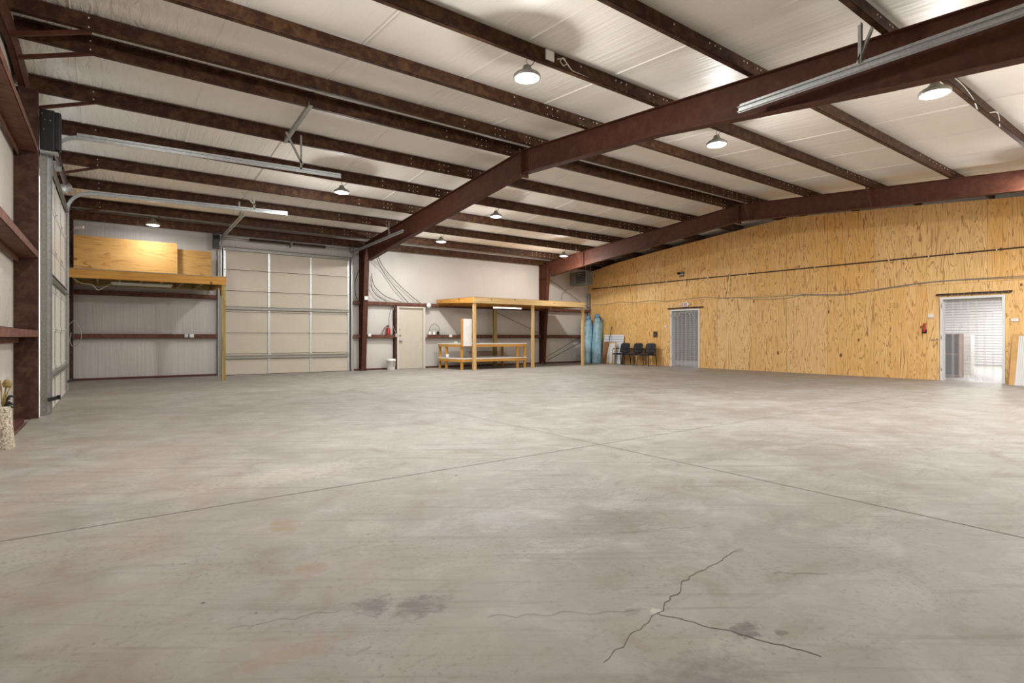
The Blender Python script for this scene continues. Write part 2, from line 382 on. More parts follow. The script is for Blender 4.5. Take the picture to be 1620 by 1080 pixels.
tag(fl.obj('floor', ['floor', 'joint', 'ledge', 'crack']), 'worn grey concrete floor with stains, cracks and saw joints', 'floor', kind='structure')

ce = MB()
def ceil_grid(y0, y1):
    nx, ny = 10, 12
    ce.box
for (y0, y1) in ((YF-.3, YR), (YR, YB+.25)):
    ce.add([(-1.3, y0, zc(y0)), (28.2, y0, zc(y0)), (28.2, y1, zc(y1)), (-1.3, y1, zc(y1)),
            (-1.3, y0, zc(y0)+.1), (28.2, y0, zc(y0)+.1), (28.2, y1, zc(y1)+.1), (-1.3, y1, zc(y1)+.1)],
           [(0,3,2,1),(4,5,6,7),(0,1,5,4),(1,2,6,5),(2,3,7,6),(3,0,4,7)])
# taped folds of the liner rolls, running down the slope
ce.cur = 1
x = -.4
k = 0
while x < 17.4:
    for (y0, y1) in ((YF, YR), (YR, YB)):
        ce.add([(x-.012, y0, zc(y0)-.001), (x+.012, y0, zc(y0)-.001), (x, y0, zc(y0)-.014), (x-.012, y1, zc(y1)-.001), (x+.012, y1, zc(y1)-.001), (x, y1, zc(y1)-.014)],
               [(0,1,2),(5,4,3),(0,3,4,1),(1,4,5,2),(2,5,3,0)])
    x += 1.53; k += 1
tag(ce.obj('ceiling', ['ceil', 'ceil']), 'white vinyl faced insulation under the low pitched roof', 'ceiling', kind='structure')

def bulge_wall(a0, a1, zs, fn, amp, na=24, nz=8):
    """liner that bellies out a little between the girts; fn(a, z, bulge) -> point"""
    mb = MB(); mb.sm = True
    for z0, z1 in zip(zs[:-1], zs[1:]):
        vs = []; fs = []
        for j in range(nz+1):
            for i in range(na+1):
                a = a0+(a1-a0)*i/na; z = z0+(z1(a) if callable(z1) else z1)*0 + ((z1(a) if callable(z1) else z1)-z0)*j/nz
                bl = amp*math.sin(PI*j/nz)*min(1, 6*i/na, 6*(na-i)/na)*(1+.25*math.sin(a*3.1+z0))
                vs.append(fn(a, z, bl))
        for j in range(nz):
            for i in range(na):
                q = j*(na+1)+i; fs.append((q, q+1, q+na+2, q+na+1))
        mb.add(vs, fs)
    return mb
# end wall on the left: nearer the camera than the door, above it and beyond it
wl = bulge_wall(YF, 9.80, [-.04, 1.08, 2.19, 3.62, lambda a: zc(a)+.05], lambda a, z, b: (XL+b, a, z), .05, 40)
for v in [(YF, 9.8)]: pass
wl.sm = False
wl.box(-1.2, -1.08, YF-.2, 9.8, -.1, 5.3)
wl.box(-1.2, -1.005, 9.8, 14.2, 3.9, 5.3)
wl.box(-1.2, -1.005, 14.1, YB+.2, -.1, 5.0)
tag(wl.obj('wall_left', 'wliner_y'), 'white insulated end wall on the left', 'wall', kind='structure')
# far side wall with openings for the big door (2.60..6.27) and the man door (7.93..8.99)
wb = MB(); wb.sm = True
def seg(a0, a1, zs, amp):
    m_ = bulge_wall(a0, a1, zs, lambda a, z, b: (a, YB-b, z), amp, max(8, int((a1-a0)*5)))
    wb.add(m_.v, m_.f)
TOPB = 4.20
seg(-1.0, 2.46, [-.02, 1.07, 2.19, TOPB], .03); seg(6.36, 7.88, [-.02, 1.07, 2.19, TOPB], .03)
seg(2.46, 6.36, [3.72, TOPB], .02); seg(7.88, 9.03, [2.26, TOPB], .02)
seg(9.03, 14.3, [-.02, 1.07, 2.19, TOPB], .03); seg(14.3, 17.1, [-.02, 1.07, 2.19, TOPB], .04)
wb.sm = False
for x0, x1, z0 in ((-1.2, 2.46, -.1), (6.36, 7.88, -.1), (9.03, 17.1, -.1), (2.46, 6.36, 3.72), (7.88, 9.03, 2.26)):
    wb.box(x0, x1, YB+.02, YB+.2, z0, 4.6)
wb.box(2.46, 6.36, YB+.1, YB+.2, 0, 3.72); wb.box(7.88, 9.03, YB+.1, YB+.2, 0, 2.26)
tag(wb.obj('wall_back', 'wliner'), 'white insulated far side wall behind the benches and doors', 'wall', kind='structure')
# plywood partition with two doorways
top = [(17.66, 3.95), (17.2, 4.03), (16.0, 4.21), (13.55, 4.45), (10.45, 4.71), (8.75, 4.84), (6.9, 4.69), (5.0, 4.53), (3.27, 4.37), (YF-.3, 4.05)]
def ztop(y):
    for (a, za), (b, zb_) in zip(top[:-1], top[1:]):
        if b <= y <= a: return za+(zb_-za)*(a-y)/(a-b)
    return 4.0
D1, D2 = (11.95, 13.22, 2.13), (3.60, 4.86, 2.11)
wr = MB()
def pane(y0, y1, z0, zt=None):
    ys = sorted({y0, y1}|{p[0] for p in top if y0 < p[0] < y1})
    for a, b in zip(ys[:-1], ys[1:]):
        ta = zt if zt else ztop(a); tb = zt if zt else ztop(b)
        wr.add([(XP, a, z0), (XP, b, z0), (XP, b, tb), (XP, a, ta), (XP+.14, a, z0), (XP+.14, b, z0), (XP+.14, b, tb), (XP+.14, a, ta)],
               [(0,1,2,3),(7,6,5,4),(0,4,5,1),(1,5,6,2),(2,6,7,3),(3,7,4,0)])
pane(YF-.3, D2[0], 0); pane(D2[0], D2[1], D2[2]); pane(D2[1], D1[0], 0); pane(D1[0], D1[1], D1[2]); pane(D1[1], 17.52, 0); pane(17.52, 17.66, 3.02)
tag(wr.obj('wall_right', 'partition'), 'plywood partition wall with printed sheets and two doorways', 'wall', kind='structure')
# ink on the plywood
st = MB(); r_ = random.Random(3)
def stamp(y, z0, z1):
    z = z0
    while z < z1:
        if r_.random() < .14: z += .07; continue
        hgt = r_.uniform(.012, .03); wd = r_.uniform(.018, .042)
        if r_.random() < .5: st.box(XP-.0015, XP, y-.021, y-.021+wd, z, z+hgt*.5)
        else: st.box(XP-.0015, XP, y-.021, y+.021, z, z+hgt*.3)
        z += hgt+.008
def grid_mark(y, z):
    for i in range(3): st.box(XP-.0015, XP, y-.14, y, z+i*.05, z+i*.05+.005)
    for i in range(2): st.box(XP-.0015, XP, y-.05-i*.06, y-.045-i*.06, z-.02, z+.12)
for y, z0, z1 in ((13.5, 2.5, 4.2), (12.02, 2.6, 4.0), (10.75, 2.55, 4.05), (9.45, 3.0, 4.45), (8.28, 2.55, 4.25), (6.75, 2.5, 3.85), (11.32, .45, 2.1), (8.6, .45, 2.25), (5.98, .4, 2.2)):
    stamp(y, z0, z1)
for y, z in ((11.27, 1.75), (9.75, 2.9), (8.55, 1.95), (5.92, 1.9)): grid_mark(y, z)
so = st.obj('grade_stamps', 'stamp', bpy.data.objects['wall_right']); so['label'] = 'dark ink mill stamps running up the sheets'
tag(B(-1.4, 17.3, YF-.2, YF, -.1, 5).obj('wall_front', 'plainwall'), 'pale near side wall opposite the benches', 'wall', kind='structure')
# rooms beyond the partition
tag(B(27.7, 27.85, -.9, 10.4, 0, 4.2).obj('wall_storeroom', 'slat'), 'slatted pale wall seen through the wider doorway', 'wall', kind='structure')
tag(B(22.5, 22.65, 10.5, 18.2, 0, 4.6).obj('wall_hallway', 'slat_dark'), 'slatted grey wall seen through the narrow doorway', 'wall', kind='structure')
tag(B(17.24, 28, 10.4, 10.5, 0, 4.6).obj('wall_divider', 'plainwall'), 'plain dividing wall between the two rooms beyond the plywood', 'wall', kind='structure')
bc = MB(); bc.box(17.26, 28, -.9, 10.4, 2.75, 2.85); bc.box(17.26, 22.6, 10.5, 18.2, 2.75, 2.85)
tag(bc.obj('ceiling_storeroom', 'plainwall'), 'low white ceiling of the rooms beyond the plywood', 'ceiling', kind='structure')
sw = MB(); sw.box(17.24, 28, -1.0, -.9, 0, 4.6); sw.box(17.24, 23, 18.2, 18.3, 0, 4.6); sw.box(17.12, 23, 17.68, 18.2, 0, 4.6)
tag(sw.obj('wall_outer', 'plainwall'), 'plain outer walls of the rooms beyond the plywood', 'wall', kind='structure')
# base angles
bb = MB()
for x0, x1 in ((-.98, 2.44), (6.38, 7.86), (9.05, 14.28), (14.44, 17.08)): bb.box(x0, x1, YB-.06, YB+.005, 0, .055)
tag(bb.obj('baseboard_back', 'base_red'), 'dark red base angle along the far wall', 'baseboard', kind='structure')
tag(B(-1.02, -.94, YF, 9.78, -.035, .02).obj('baseboard_left', 'base_red'), 'dark red base angle along the left end wall', 'baseboard', kind='structure')

# ------------------------------------------------------------------ primary steel
def rafter(name, x, label, topl, botl, mat, fw=.16, holes=()):
    t = thing(name, label, 'beam', (x, (topl[0][0]+topl[-1][0])/2, botl[-1][1]), 'steel roof rafters', 'thing')
    w_ = MB(); w_.poly([*topl, *botl[::-1]], 0, x-.004, x+.004); w_.obj('web_plate', mat, t)
    for nm, ln, sg in (('top_flange', topl, -1), ('bottom_flange', botl, 1)):
        f = MB()
        for a, b in zip(ln[:-1], ln[1:]):
            f.add([(x-fw/2, a[0], a[1]), (x+fw/2, a[0], a[1]), (x+fw/2, b[0], b[1]), (x-fw/2, b[0], b[1]),
                   (x-fw/2, a[0], a[1]+sg*.012), (x+fw/2, a[0], a[1]+sg*.012), (x+fw/2, b[0], b[1]+sg*.012), (x-fw/2, b[0], b[1]+sg*.012)],
                  [(0,3,2,1),(4,5,6,7),(0,1,5,4),(1,2,6,5),(2,3,7,6),(3,0,4,7)])
        f.obj(nm, mat, t)
    y = topl[0][0]; d = .012 if topl[1][0] > y else -.012
    p = MB(); p.box(x-fw/2-.02, x+fw/2+.02, min(y, y+d), max(y, y+d), botl[0][1]-.07, topl[0][1]-.002); p.cur = 1
    for z in (botl[0][1]-.03, botl[0][1]+.06, topl[0][1]-.06):
        for s in (-.045, .045): p.cyl((x+s, y+d, z), (x+s, y+d*2.3, z), .014, 6)
    p.obj('splice_plate', [mat, 'dusty'], t)
    return t
def ln(ys): return [(y, zb(y)-.002) for y in ys]
for i, (x, o) in enumerate(((X1, 'first'), (X2, 'second'))):
    far_b = [(YR, 4.375), (11.98, 4.06), (14.15, 3.86), (16.98, 3.56)]
    near_b = [(YR, 4.375), (5.4, 4.15), (2.36, 3.74), (1.2, 3.61), (YF+.02, 3.42)] if i == 0 else [(YR, 4.375), (5.1, 4.1), (2.73, 3.95), (YF+.02, 3.6)]
    rafter('steel_rafter', x, f'red-brown tapered rafter of the {o} frame, sloping from ridge down to the far wall', ln([YR, 17.22]), far_b, 'frame')
    rafter('steel_rafter', x, f'red-brown tapered rafter of the {o} frame, rising from ridge over the near floor' if 0 else f'red-brown tapered rafter of the {o} frame on the near side of the ridge', ln([YR, YF+.02]), near_b, 'frame')
    c = thing('steel_column', f'tapered red-brown steel column under the {o} rafter at the far wall', 'column', (x, 17.5, 0), 'steel frame columns', 'thing')
    MB().poly([(17.44, .012), (17.16, 3.50), (17.16, zb(17.2)-.03), (17.64, zb(17.6)-.03), (17.64, .012)], 0, x-.004, x+.004).obj('web_plate', 'frame', c)
    MB().add([(x-.08, 17.43, .012), (x+.08, 17.43, .012), (x+.08, 17.15, 3.5), (x-.08, 17.15, 3.5), (x-.08, 17.442, .012), (x+.08, 17.442, .012), (x+.08, 17.162, 3.5), (x-.08, 17.162, 3.5)],
             [(0,3,2,1),(4,5,6,7),(0,1,5,4),(1,2,6,5),(2,3,7,6),(3,0,4,7)]).obj('inner_flange', 'frame', c)
    MB().box(x-.08, x+.08, 17.64, 17.652, .012, zb(17.6)-.05).obj('outer_flange', 'frame', c)
    k_ = MB().box(x-.08, x+.08, 17.15, 17.162, 3.5, zb(17.2)-.02); k_.box(x-.08, x+.08, 17.16, 17.64, 3.50, 3.512); k_.obj('knee_stiffener', 'frame', c)
    b_ = MB().box(x-.1, x+.1, 17.40, 17.66, 0, .012); b_.cur = 1
    for s in (-.06, .06): b_.cyl((x+s, 17.47, .012), (x+s, 17.47, .05), .014, 8)
    b_.obj('base_plate', ['frame', 'zinc'], c)
# end wall rafters (light channel) and post
for ys, lab in (((YR, 17.6), 'red-brown channel rafter of the left end wall, sloping to the far wall'), ((YR, YF+.02), 'red-brown channel rafter of the left end wall on the near side of the ridge')):
    y0, y1 = ys; t = thing('end_wall_rafter', lab, 'beam', (-.93, (y0+y1)/2, zb(y1)-.3), 'end wall rafters', 'thing')
    MB().poly([(y0, zb(y0)-.002), (y1, zb(y1)-.002), (y1, zb(y1)-.30), (y0, zb(y0)-.30)], 0, -.94, -.93).obj('web_plate', 'frame', t)
    f = MB()
    for off in (-.008, -.30): f.poly([(y0, zb(y0)+off), (y1, zb(y1)+off), (y1, zb(y1)+off+.006), (y0, zb(y0)+off+.006)], 0, -.995, -.93)
    f.obj('flange', 'frame', t)
def channel_post(x0, x1, y0, y1, z1, label, web=True):
    t = thing('end_wall_post', label, 'column', ((x0+x1)/2, (y0+y1)/2, 0), 'end wall posts', 'thing')
    B(x0, x1, y0, y0+.008, 0, z1).obj('web_plate', 'dusty', t)
    f = MB().box(x0, x0+.008, y0+.008, y1, 0, z1); f.box(x1-.008, x1, y0+.008, y1, 0, z1); f.obj('flange', 'dusty', t)
    return t
channel_post(-1.085, -.80, 9.80, 9.90, zb(9.8)-.31, 'dark brown steel post on the near side of the left overhead door')
channel_post(-1.004, -.80, 14.02, 14.12, zb(14)-.31, 'dark brown steel post on the far side of the left overhead door')
channel_post(-.98, -.76, 17.38, 17.5, 4.02, 'dark brown corner post where end wall meets far wall')

# ------------------------------------------------------------------ purlins
BAYS = [(-.97, X1-.0005, 'end wall bay'), (X1+.0005, X2-.0005, 'bay between both frames'), (X2+.0005, 17.62, 'short bay past second frame')]
def purlin(y, up, x0, x1, bay):
    """Z section; up = +1 when uphill is +y"""
    z = zb(y); t = .004; mb = MB()
    mb.box(x0, x1, y-t/2, y+t/2, z, z+PH)
    mb.box(x0, x1, *sorted((y, y-up*.062)), z, z+t); mb.box(x0, x1, *sorted((y-up*.062, y-up*.058)), z, z+.02)
    mb.box(x0, x1, *sorted((y, y+up*.062)), z+PH-t, z+PH); mb.box(x0, x1, *sorted((y+up*.062, y+up*.058)), z+PH-.02, z+PH)
    mb.cur = 1
    lap = {0: ([-.22], [5.10, 5.77, 5.88, 5.99, 6.50, 6.58]), 1: ([6.82, 6.9, 7.4], [12.6, 13.1, 13.3, 13.5, 13.72, 13.98, 14.15]), 2: ([14.5, 14.6], [])}[bay]
    for xb in lap[0]+lap[1]:
        for zz in (z+.05, z+.165): mb.cyl((xb, y-t/2, zz), (xb, y-t/2-.007, zz), .011, 6)
    return mb
NEAR = [8.43-1.5088*k for k in range(5)]; FAR = [9.07+1.5088*k for k in range(6)]
ORD = ['at the ridge', 'first below the ridge', 'second below the ridge', 'third below the ridge', 'fourth below the ridge', 'fifth below the ridge']
for bi, (x0, x1, bl) in enumerate(BAYS):
    for k_, y in enumerate(NEAR):
        tag(purlin(y, 1, x0, x1, bi).obj('roof_purlin', ['purlin', 'zinc']), f'brown purlin {ORD[k_]}, near slope, {bl}', 'purlin', 'roof purlins', 'thing')
    for k_, y in enumerate(FAR):
        tag(purlin(y, -1, x0, x1, bi).obj('roof_purlin', ['purlin', 'zinc']), f'brown purlin {ORD[k_]}, far slope, {bl}', 'purlin', 'roof purlins', 'thing')
    e = MB(); e.box(x0, x1, 17.38, 17.385, 4.03, 4.245); e.box(x0, x1, 17.385, 17.47, 4.03, 4.035); e.box(x0, x1, 17.385, 17.47, 4.24, 4.245)
    tag(e.obj('eave_strut', 'purlin'), f'brown eave strut along the top of the far wall, {bl}', 'beam', 'eave struts', 'thing')
# brace angles from purlins to rafters
def brace(p, q, label, grp):
    return tag(MB().angle(p, q, .042, .005).obj('brace_angle', 'frame'), label, 'brace', grp, 'thing')
WHERE = {8.43: 'on the ridge purlin nearer the camera', 9.07: 'on the ridge purlin farther from the camera'}
for y, lb in ((8.43, 'from the near ridge purlin'), (9.07, 'from the far ridge purlin'), (10.579, 'from the first purlin below the ridge'), (13.596, 'from the third purlin below the ridge'), (16.61, 'from the fifth purlin below the ridge')):
    brace((-.19, y+.01, zb(y)+.0), (-.925, y+.01, zb(y)-.27), f'thin brown brace angle to the end wall rafter {lb}', 'end wall rafter braces')
for y, lb in ((15.1, 'from the fourth far-slope purlin'), (12.09, 'from the second far-slope purlin'), (9.07, 'from the far ridge purlin'), (8.43, 'from the near ridge purlin'), (5.41, 'from the second near-slope purlin')):
    zl = 4.375-.1*(y-YR) if y > YR else 4.375-.075*(YR-y)
    brace((13.98, y-.01, zb(y)+.03), (14.28, y-.01, zl+.02), f'slim diagonal brace angle to the second frame rafter {lb}', 'second frame rafter braces')
# ------------------------------------------------------------------ girts
def girt_x(x0, x1, z, label):
    mb = MB(); y0, y1 = YB-.19, YB-.0
    mb.box(x0, x1, y0, y0+.005, z, z+.11); mb.box(x0, x1, y0, y1, z, z+.005); mb.box(x0, x1, y0, y0+.02, z+.105, z+.11)
    return tag(mb.obj('wall_girt', 'girt'), label, 'girt', 'far wall girts', 'thing')
def girt_y(y0, y1, z, label):
    mb = MB(); x1, x0 = -.80, -1.0
    mb.box(x1-.005, x1, y0, y1, z, z+.10); mb.box(x0, x1, y0, y1, z, z+.005); mb.box(x0-.01, x0+.005, y0, y1, z-.07, z); mb.box(x1-.02, x1, y0, y1, z+.095, z+.1)
    return tag(mb.obj('wall_girt', 'girt'), label, 'girt', 'left end wall girts', 'thing')
for z, n in ((1.075, 'lower'), (2.18, 'upper')):
    girt_x(-.75, 2.44, z, f'{n} brown girt on the far wall under the loft')
    girt_x(6.38, 6.60, z, f'short {n} brown girt between big door and first column')
    girt_x(9.05, 14.26, z, f'{n} brown girt on the far wall behind the workbench')
    girt_x(14.46, 17.06, z, f'{n} brown girt between second column and plywood wall')
girt_x(6.80, 7.84, 1.075, 'lower brown girt between first column and personnel door'); girt_x(6.80, 9.05, 2.18, 'upper brown girt passing over the personnel door')
girt_y(YF+.02, 9.79, 1.10, 'lowest brown girt on the left end wall'); girt_y(YF+.02, 9.79, 2.17, 'middle brown girt on the left end wall'); girt_y(YF+.02, 9.79, 3.60, 'highest brown girt on the left end wall')
# rod bracing
def rod(p, q, label): return tag(MB().cyl(p, q, .009, 8).obj('brace_rod', 'cable'), label, 'rod', 'wall brace rods', 'thing')
rod((14.46, 17.46, 3.62), (17.05, 17.47, 2.32), 'thin dark brace rod running down from second column top to plywood corner')
rod((14.46, 17.46, .26), (17.05, 17.47, 1.36), 'thin dark brace rod rising from second column foot')
rod((14.6, 17.47, .14), (17.05, 17.475, 1.12), 'fainter thin brace rod below the one at second column foot')
rod((11.9, 17.46, 2.1), (14.26, 17.47, 1.22), 'thin dark brace rod sloping behind the shelter frame')

# ------------------------------------------------------------------ overhead doors
def overhead_door(name, label, horiz, a0, a1, face, depth, mat, struts):
    """horiz 'x': door in an x-z plane facing -y at y=face; 'y': door in a y-z plane facing +x at x=face"""
    t = thing(name, label, 'garage door', ((a0+a1)/2, face, 0) if horiz == 'x' else (face, (a0+a1)/2, 0), None, 'structure')
    sg = -1 if horiz == 'x' else 1
    def bx(mb, p0, p1, d0, d1, z0, z1):
        lo, hi = sorted((face+sg*d0, face+sg*d1))
        return mb.box(p0, p1, lo, hi, z0, z1) if horiz == 'x' else mb.box(lo, hi, p0, p1, z0, z1)
    H = .61; n = 6; wdt = a1-a0
    st_ = [a0+.03, a0+wdt/3, a0+2*wdt/3, a1-.03]
    for i in range(n):
        z0, z1 = i*H+.012, (i+1)*H-.002
        m = MB(); bx(m, a0, a1, -depth, 0, z0, z1); bx(m, a0, a1, 0, .010, z1-.03, z1); bx(m, a0, a1, 0, .010, z0, z0+.03)
        p = m.obj('door_section', mat, t)
        for c in st_:
            m2 = MB(); bx(m2, c-.03, c+.03, 0, .014, z0, z1); m2.obj('stile', 'galv', p)
    for i in range(1, n):
        for c in st_:
            h = MB(); bx(h, c-.035, c+.035, .014, .022, i*H-.05, i*H+.05)
            lo = face+sg*.03
            if horiz == 'x': h.cyl((c-.04, lo, i*H), (c+.04, lo, i*H), .009, 8)
            else: h.cyl((lo, c-.04, i*H), (lo, c+.04, i*H), .009, 8)
            h.obj('hinge', 'galv', t)
    for z in struts:
        m = MB(); bx(m, a0+.02, a1-.02, .014, .062, z, z+.004); bx(m, a0+.02, a1-.02, .058, .062, z, z+.025); bx(m, a0+.02, a1-.02, .014, .018, z, z+.09); bx(m, a0+.02, a1-.02, .014, .05, z+.086, z+.09)
        m.obj('strut', 'galv_dull', t)
    m = MB(); bx(m, a0, a1, -depth, 0, 0, .012); m.obj('bottom_seal', 'rubber', t)
    return t
overhead_door('door_1', 'white sectional overhead door in the left end wall, seen at a steep angle', 'y', 10.2, 13.86, -.735, .045, 'panel2', (.50, 1.93, 3.55))
overhead_door('door_2', 'cream sectional overhead door with galvanised stiles in the far wall', 'x', 2.60, 6.27, 17.60, .05, 'panel', (.47, 1.90, 3.60))
def track_path(vx, z0, zt, run, horiz, sg):
    """vertical, quarter bend, level run; returns (out, z) list"""
    r = .38; pts = [(0, z0), (0, zt-r)]
    for k in range(1, 8): a = k/8*PI/2; pts.append((r*(1-math.cos(a)), zt-r+r*math.sin(a)))
    pts += [(r, zt), (run, zt+.09 if run > 2 else zt)]
    return pts
def track(label, horiz, pos, base, run, zt, sgn, mat='galv', hang=(), z0=.03, angle_side=1):
    t = thing('door_track', label, 'door track', (pos, base, 0) if horiz == 'x' else (base, pos, 0), 'overhead door tracks', 'thing')
    def P(o, z, s=0): return (pos+s, base+sgn*o, z) if horiz == 'x' else (base+sgn*o, pos+s, z)
    pts = track_path(0, z0, zt, run, horiz, sgn)
    m = MB()
    sidev = (1, 0, 0) if horiz == 'x' else (0, 1, 0)
    for a, b in zip(pts[:-1], pts[1:]):
        m.bar(P(*a), P(*b), .004, .052, up=Vector(P(-(b[1]-a[1])+0, (b[0]-a[0])))-Vector(P(0, 0)))
        nrm = Vector((-(b[1]-a[1]), (b[0]-a[0]))).normalized()*.026
        for s in (-1, 1):
            m.bar(P(a[0]+nrm.x*s, a[1]+nrm.y*s, .012*angle_side), P(b[0]+nrm.x*s, b[1]+nrm.y*s, .012*angle_side), .028, .004, up=Vector(P(nrm.x, nrm.y))-Vector(P(0, 0)))
    m.obj('rail', mat, t)
    g = MB(); g.angle(P(.30, zt+.03), P(run, zt+.118 if run > 2 else zt), .034, .004, side=angle_side); g.obj('stiffening_angle', mat, t)
    v = MB(); lo = P(-.07, 0, -.035*angle_side)
    v.box(min(P(-.075, 0, -.05*angle_side)[0], P(.0, 0, .0)[0]), max(P(-.075, 0, -.05*angle_side)[0], P(.0, 0, .0)[0])+.004, min(P(-.075, 0, -.05*angle_side)[1], P(0, 0, 0)[1]), max(P(-.075, 0, -.05*angle_side)[1], P(0, 0, 0)[1])+.004, 0, .004)
    a_, b_ = P(-.03, 0, -.03*angle_side), P(-.03, zt-.3, -.03*angle_side)
    v.bar((a_[0], a_[1], .0), (b_[0], b_[1], zt-.3), .07, .05); v.obj('jamb_angle', 'galv_dull', t)
    for o_, ztop_ in hang:
        h = MB(); z_ = zt+.03+.09*(o_/max(run, .01))
        h.angle(P(o_, z_, 0), P(o_, ztop_, 0), .032, .004); h.angle(P(o_, z_+.08, 0), P(o_-.28, ztop_, 0), .03, .004)
        h.obj('hanger', 'galv_dull', t)
    return t
track('near galvanised track of the left overhead door, running out under the roof', 'y', 10.12, -.70, 4.15, 3.99, 1, hang=((3.45, 4.70),), angle_side=-1)
track('far galvanised track of the left overhead door, curving out above the loft', 'y', 13.94, -.70, 4.15, 3.99, 1, hang=((3.42, zb(13.6)+.01),))
track('galvanised track beside the loft post, running from the far overhead door', 'x', 2.52, 17.56, 3.42, 3.90, -1, hang=((2.95, zb(14.6)+.01),), angle_side=1)
track('galvanised track of the far overhead door beside the first frame rafter', 'x', 6.35, 17.56, 3.9, 3.86, -1, hang=((3.0, zb(15.1)+.01),), angle_side=-1)
# level track of a third door, seen along the first rafter
t = thing('door_track', 'long galvanised track hung beside the first rafter over the near floor', 'door track', (6.4, 1.8, 3.9), 'overhead door tracks', 'thing')
m = MB(); m.bar((6.40, 3.91, 3.965), (6.40, YF+.02, 3.90), .004, .075); m.bar((6.385, 3.91, 3.94), (6.385, YF+.02, 3.875), .035, .005); m.bar((6.385, 3.91, 3.998), (6.385, YF+.02, 3.935), .035, .005); m.obj('rail', 'galv', t)
MB().angle((6.41, 3.9, 4.0), (6.41, YF+.02, 3.94), .04, .004).obj('stiffening_angle', 'galv', t)
h = MB(); h.angle((6.42, 2.50, 3.98), (6.42, 2.50, 4.42), .045, .005); h.angle((6.42, 2.53, 4.0), (6.42, 2.38, 4.35), .04, .005); h.obj('hanger', 'galv', t)
# long strut the near hanger drops from
tag(MB().angle((2.56, 9.0, zb(9.07)-.006), (2.56, 10.65, zb(10.58)-.012), .06, .005).obj('strut_angle', 'galv_dull'), 'galvanised strut spanning two purlins above the near track hanger', 'strut', None, 'thing')
def torsion(label, horiz, a0, a1, base, z, sgn, springs, back):
    t = thing('torsion_shaft', label, 'spring shaft', ((a0+a1)/2, base, z) if horiz == 'x' else (base, (a0+a1)/2, z), 'torsion spring shafts', 'thing')
    P = (lambda a, o=0, dz=0: (a, base+o, z+dz)) if horiz == 'x' else (lambda a, o=0, dz=0: (base+o, a, z+dz))
    MB().cyl(P(a0), P(a1), .014, 10).obj('shaft', 'galv_dull', t)
    for s0, s1 in springs:
        n = int((s1-s0)/.012); m = MB(); pts = []
        for i in range(n*1+1):
            a = i*2*PI/6*2.0; q = P(s0+(s1-s0)*i/n); off = (0, math.cos(a)*.036, math.sin(a)*.036) if horiz == 'x' else (math.cos(a)*.036, 0, math.sin(a)*.036)
            pts.append(Vector(q)+Vector(off))
        m.cyl(P(s0), P(s1), .034, 12)
        for i in range(0, n, 2): m.cyl(P(s0+(s1-s0)*i/n), P(s0+(s1-s0)*(i+.9)/n), .040, 12)
        m.obj('spring', 'rail', t)
    for a in (a0+.06, a1-.06):
        m = MB(); m.cyl(P(a-.03), P(a+.03), .075, 20); m.cyl(P(a-.035), P(a-.028), .088, 20); m.cyl(P(a+.028), P(a+.035), .088, 20); m.obj('cable_drum', 'galv_dull', t)
    for a in (a0-.01, (a0+a1)/2, a1+.01):
        m = MB(); d = -sgn*back
        q0, q1 = P(a-.004, min(0.02*sgn, d), -.10), P(a+.004, max(.02*sgn, d), .06)
        m.box(min(q0[0], q1[0]), max(q0[0], q1[0]), min(q0[1], q1[1]), max(q0[1], q1[1]), z-.10, z+.06); m.obj('bearing_plate', 'galv_dull', t)
    return t
tag(MB().box(-.797, -.738, 10.075, 10.081, 0, 3.66).box(-.797, -.790, 10.0, 10.075, 0, 3.66).obj('door_jamb_plate', 'galv_dull'), 'galvanised jamb plate between brown post and left overhead door', 'jamb plate', None, 'thing')
torsion('torsion spring shaft above the left overhead door', 'y', 10.30, 13.80, -.70, 4.02, 1, ((10.75, 12.0), (12.2, 13.4)), .306)
torsion('torsion spring shaft above the cream overhead door', 'x', 2.50, 6.35, 17.42, 3.938, -1, ((3.25, 4.38), (4.46, 5.45)), .26)
# opener
t = thing('door_opener', 'black wall-mounted door opener high above the left overhead door', 'door opener', (-.69, 9.98, 3.655))
MB().bev(-.80, -.63, 9.91, 10.06, 3.68, 4.25, .02).obj('housing', 'black', t)
MB().bev(-.65, -.565, 9.92, 10.05, 3.70, 4.24, .025).obj('cover', 'black', t)
MB().box(-.79, -.60, 9.92, 10.05, 3.655, 3.68).obj('bracket', 'galv', t)
for p in ((-.77, 4.21), (-.74, 4.13), (-.68, 4.13), (-.75, 4.0)): MB().cyl((p[0], 9.904, p[1]-.03), (p[0], 9.912, p[1]-.03), .006, 6).obj('screw', 'zinc', t)
m = MB().box(2.31, 2.46, 17.33, 17.52, 3.60, 4.04); tag(m.obj('door_opener', 'black'), 'dark opener box on the wall beside the cream overhead door top', 'door opener')
for y, lb in ((10.1, 'black sensor bracket low on the near track of the left door'), (13.96, 'black sensor bracket low on the far track of the left door')):
    t = thing('door_sensor', lb, 'sensor', (-.66, y, .15), 'door safety sensors')
    MB().bar((-.715, y-.06, .22), (-.60, y-.02, .25), .035, .05).obj('bracket', 'black', t); MB().bev(-.62, -.58, y-.05, y, .22, .28, .006).obj('sensor_head', 'black', t)
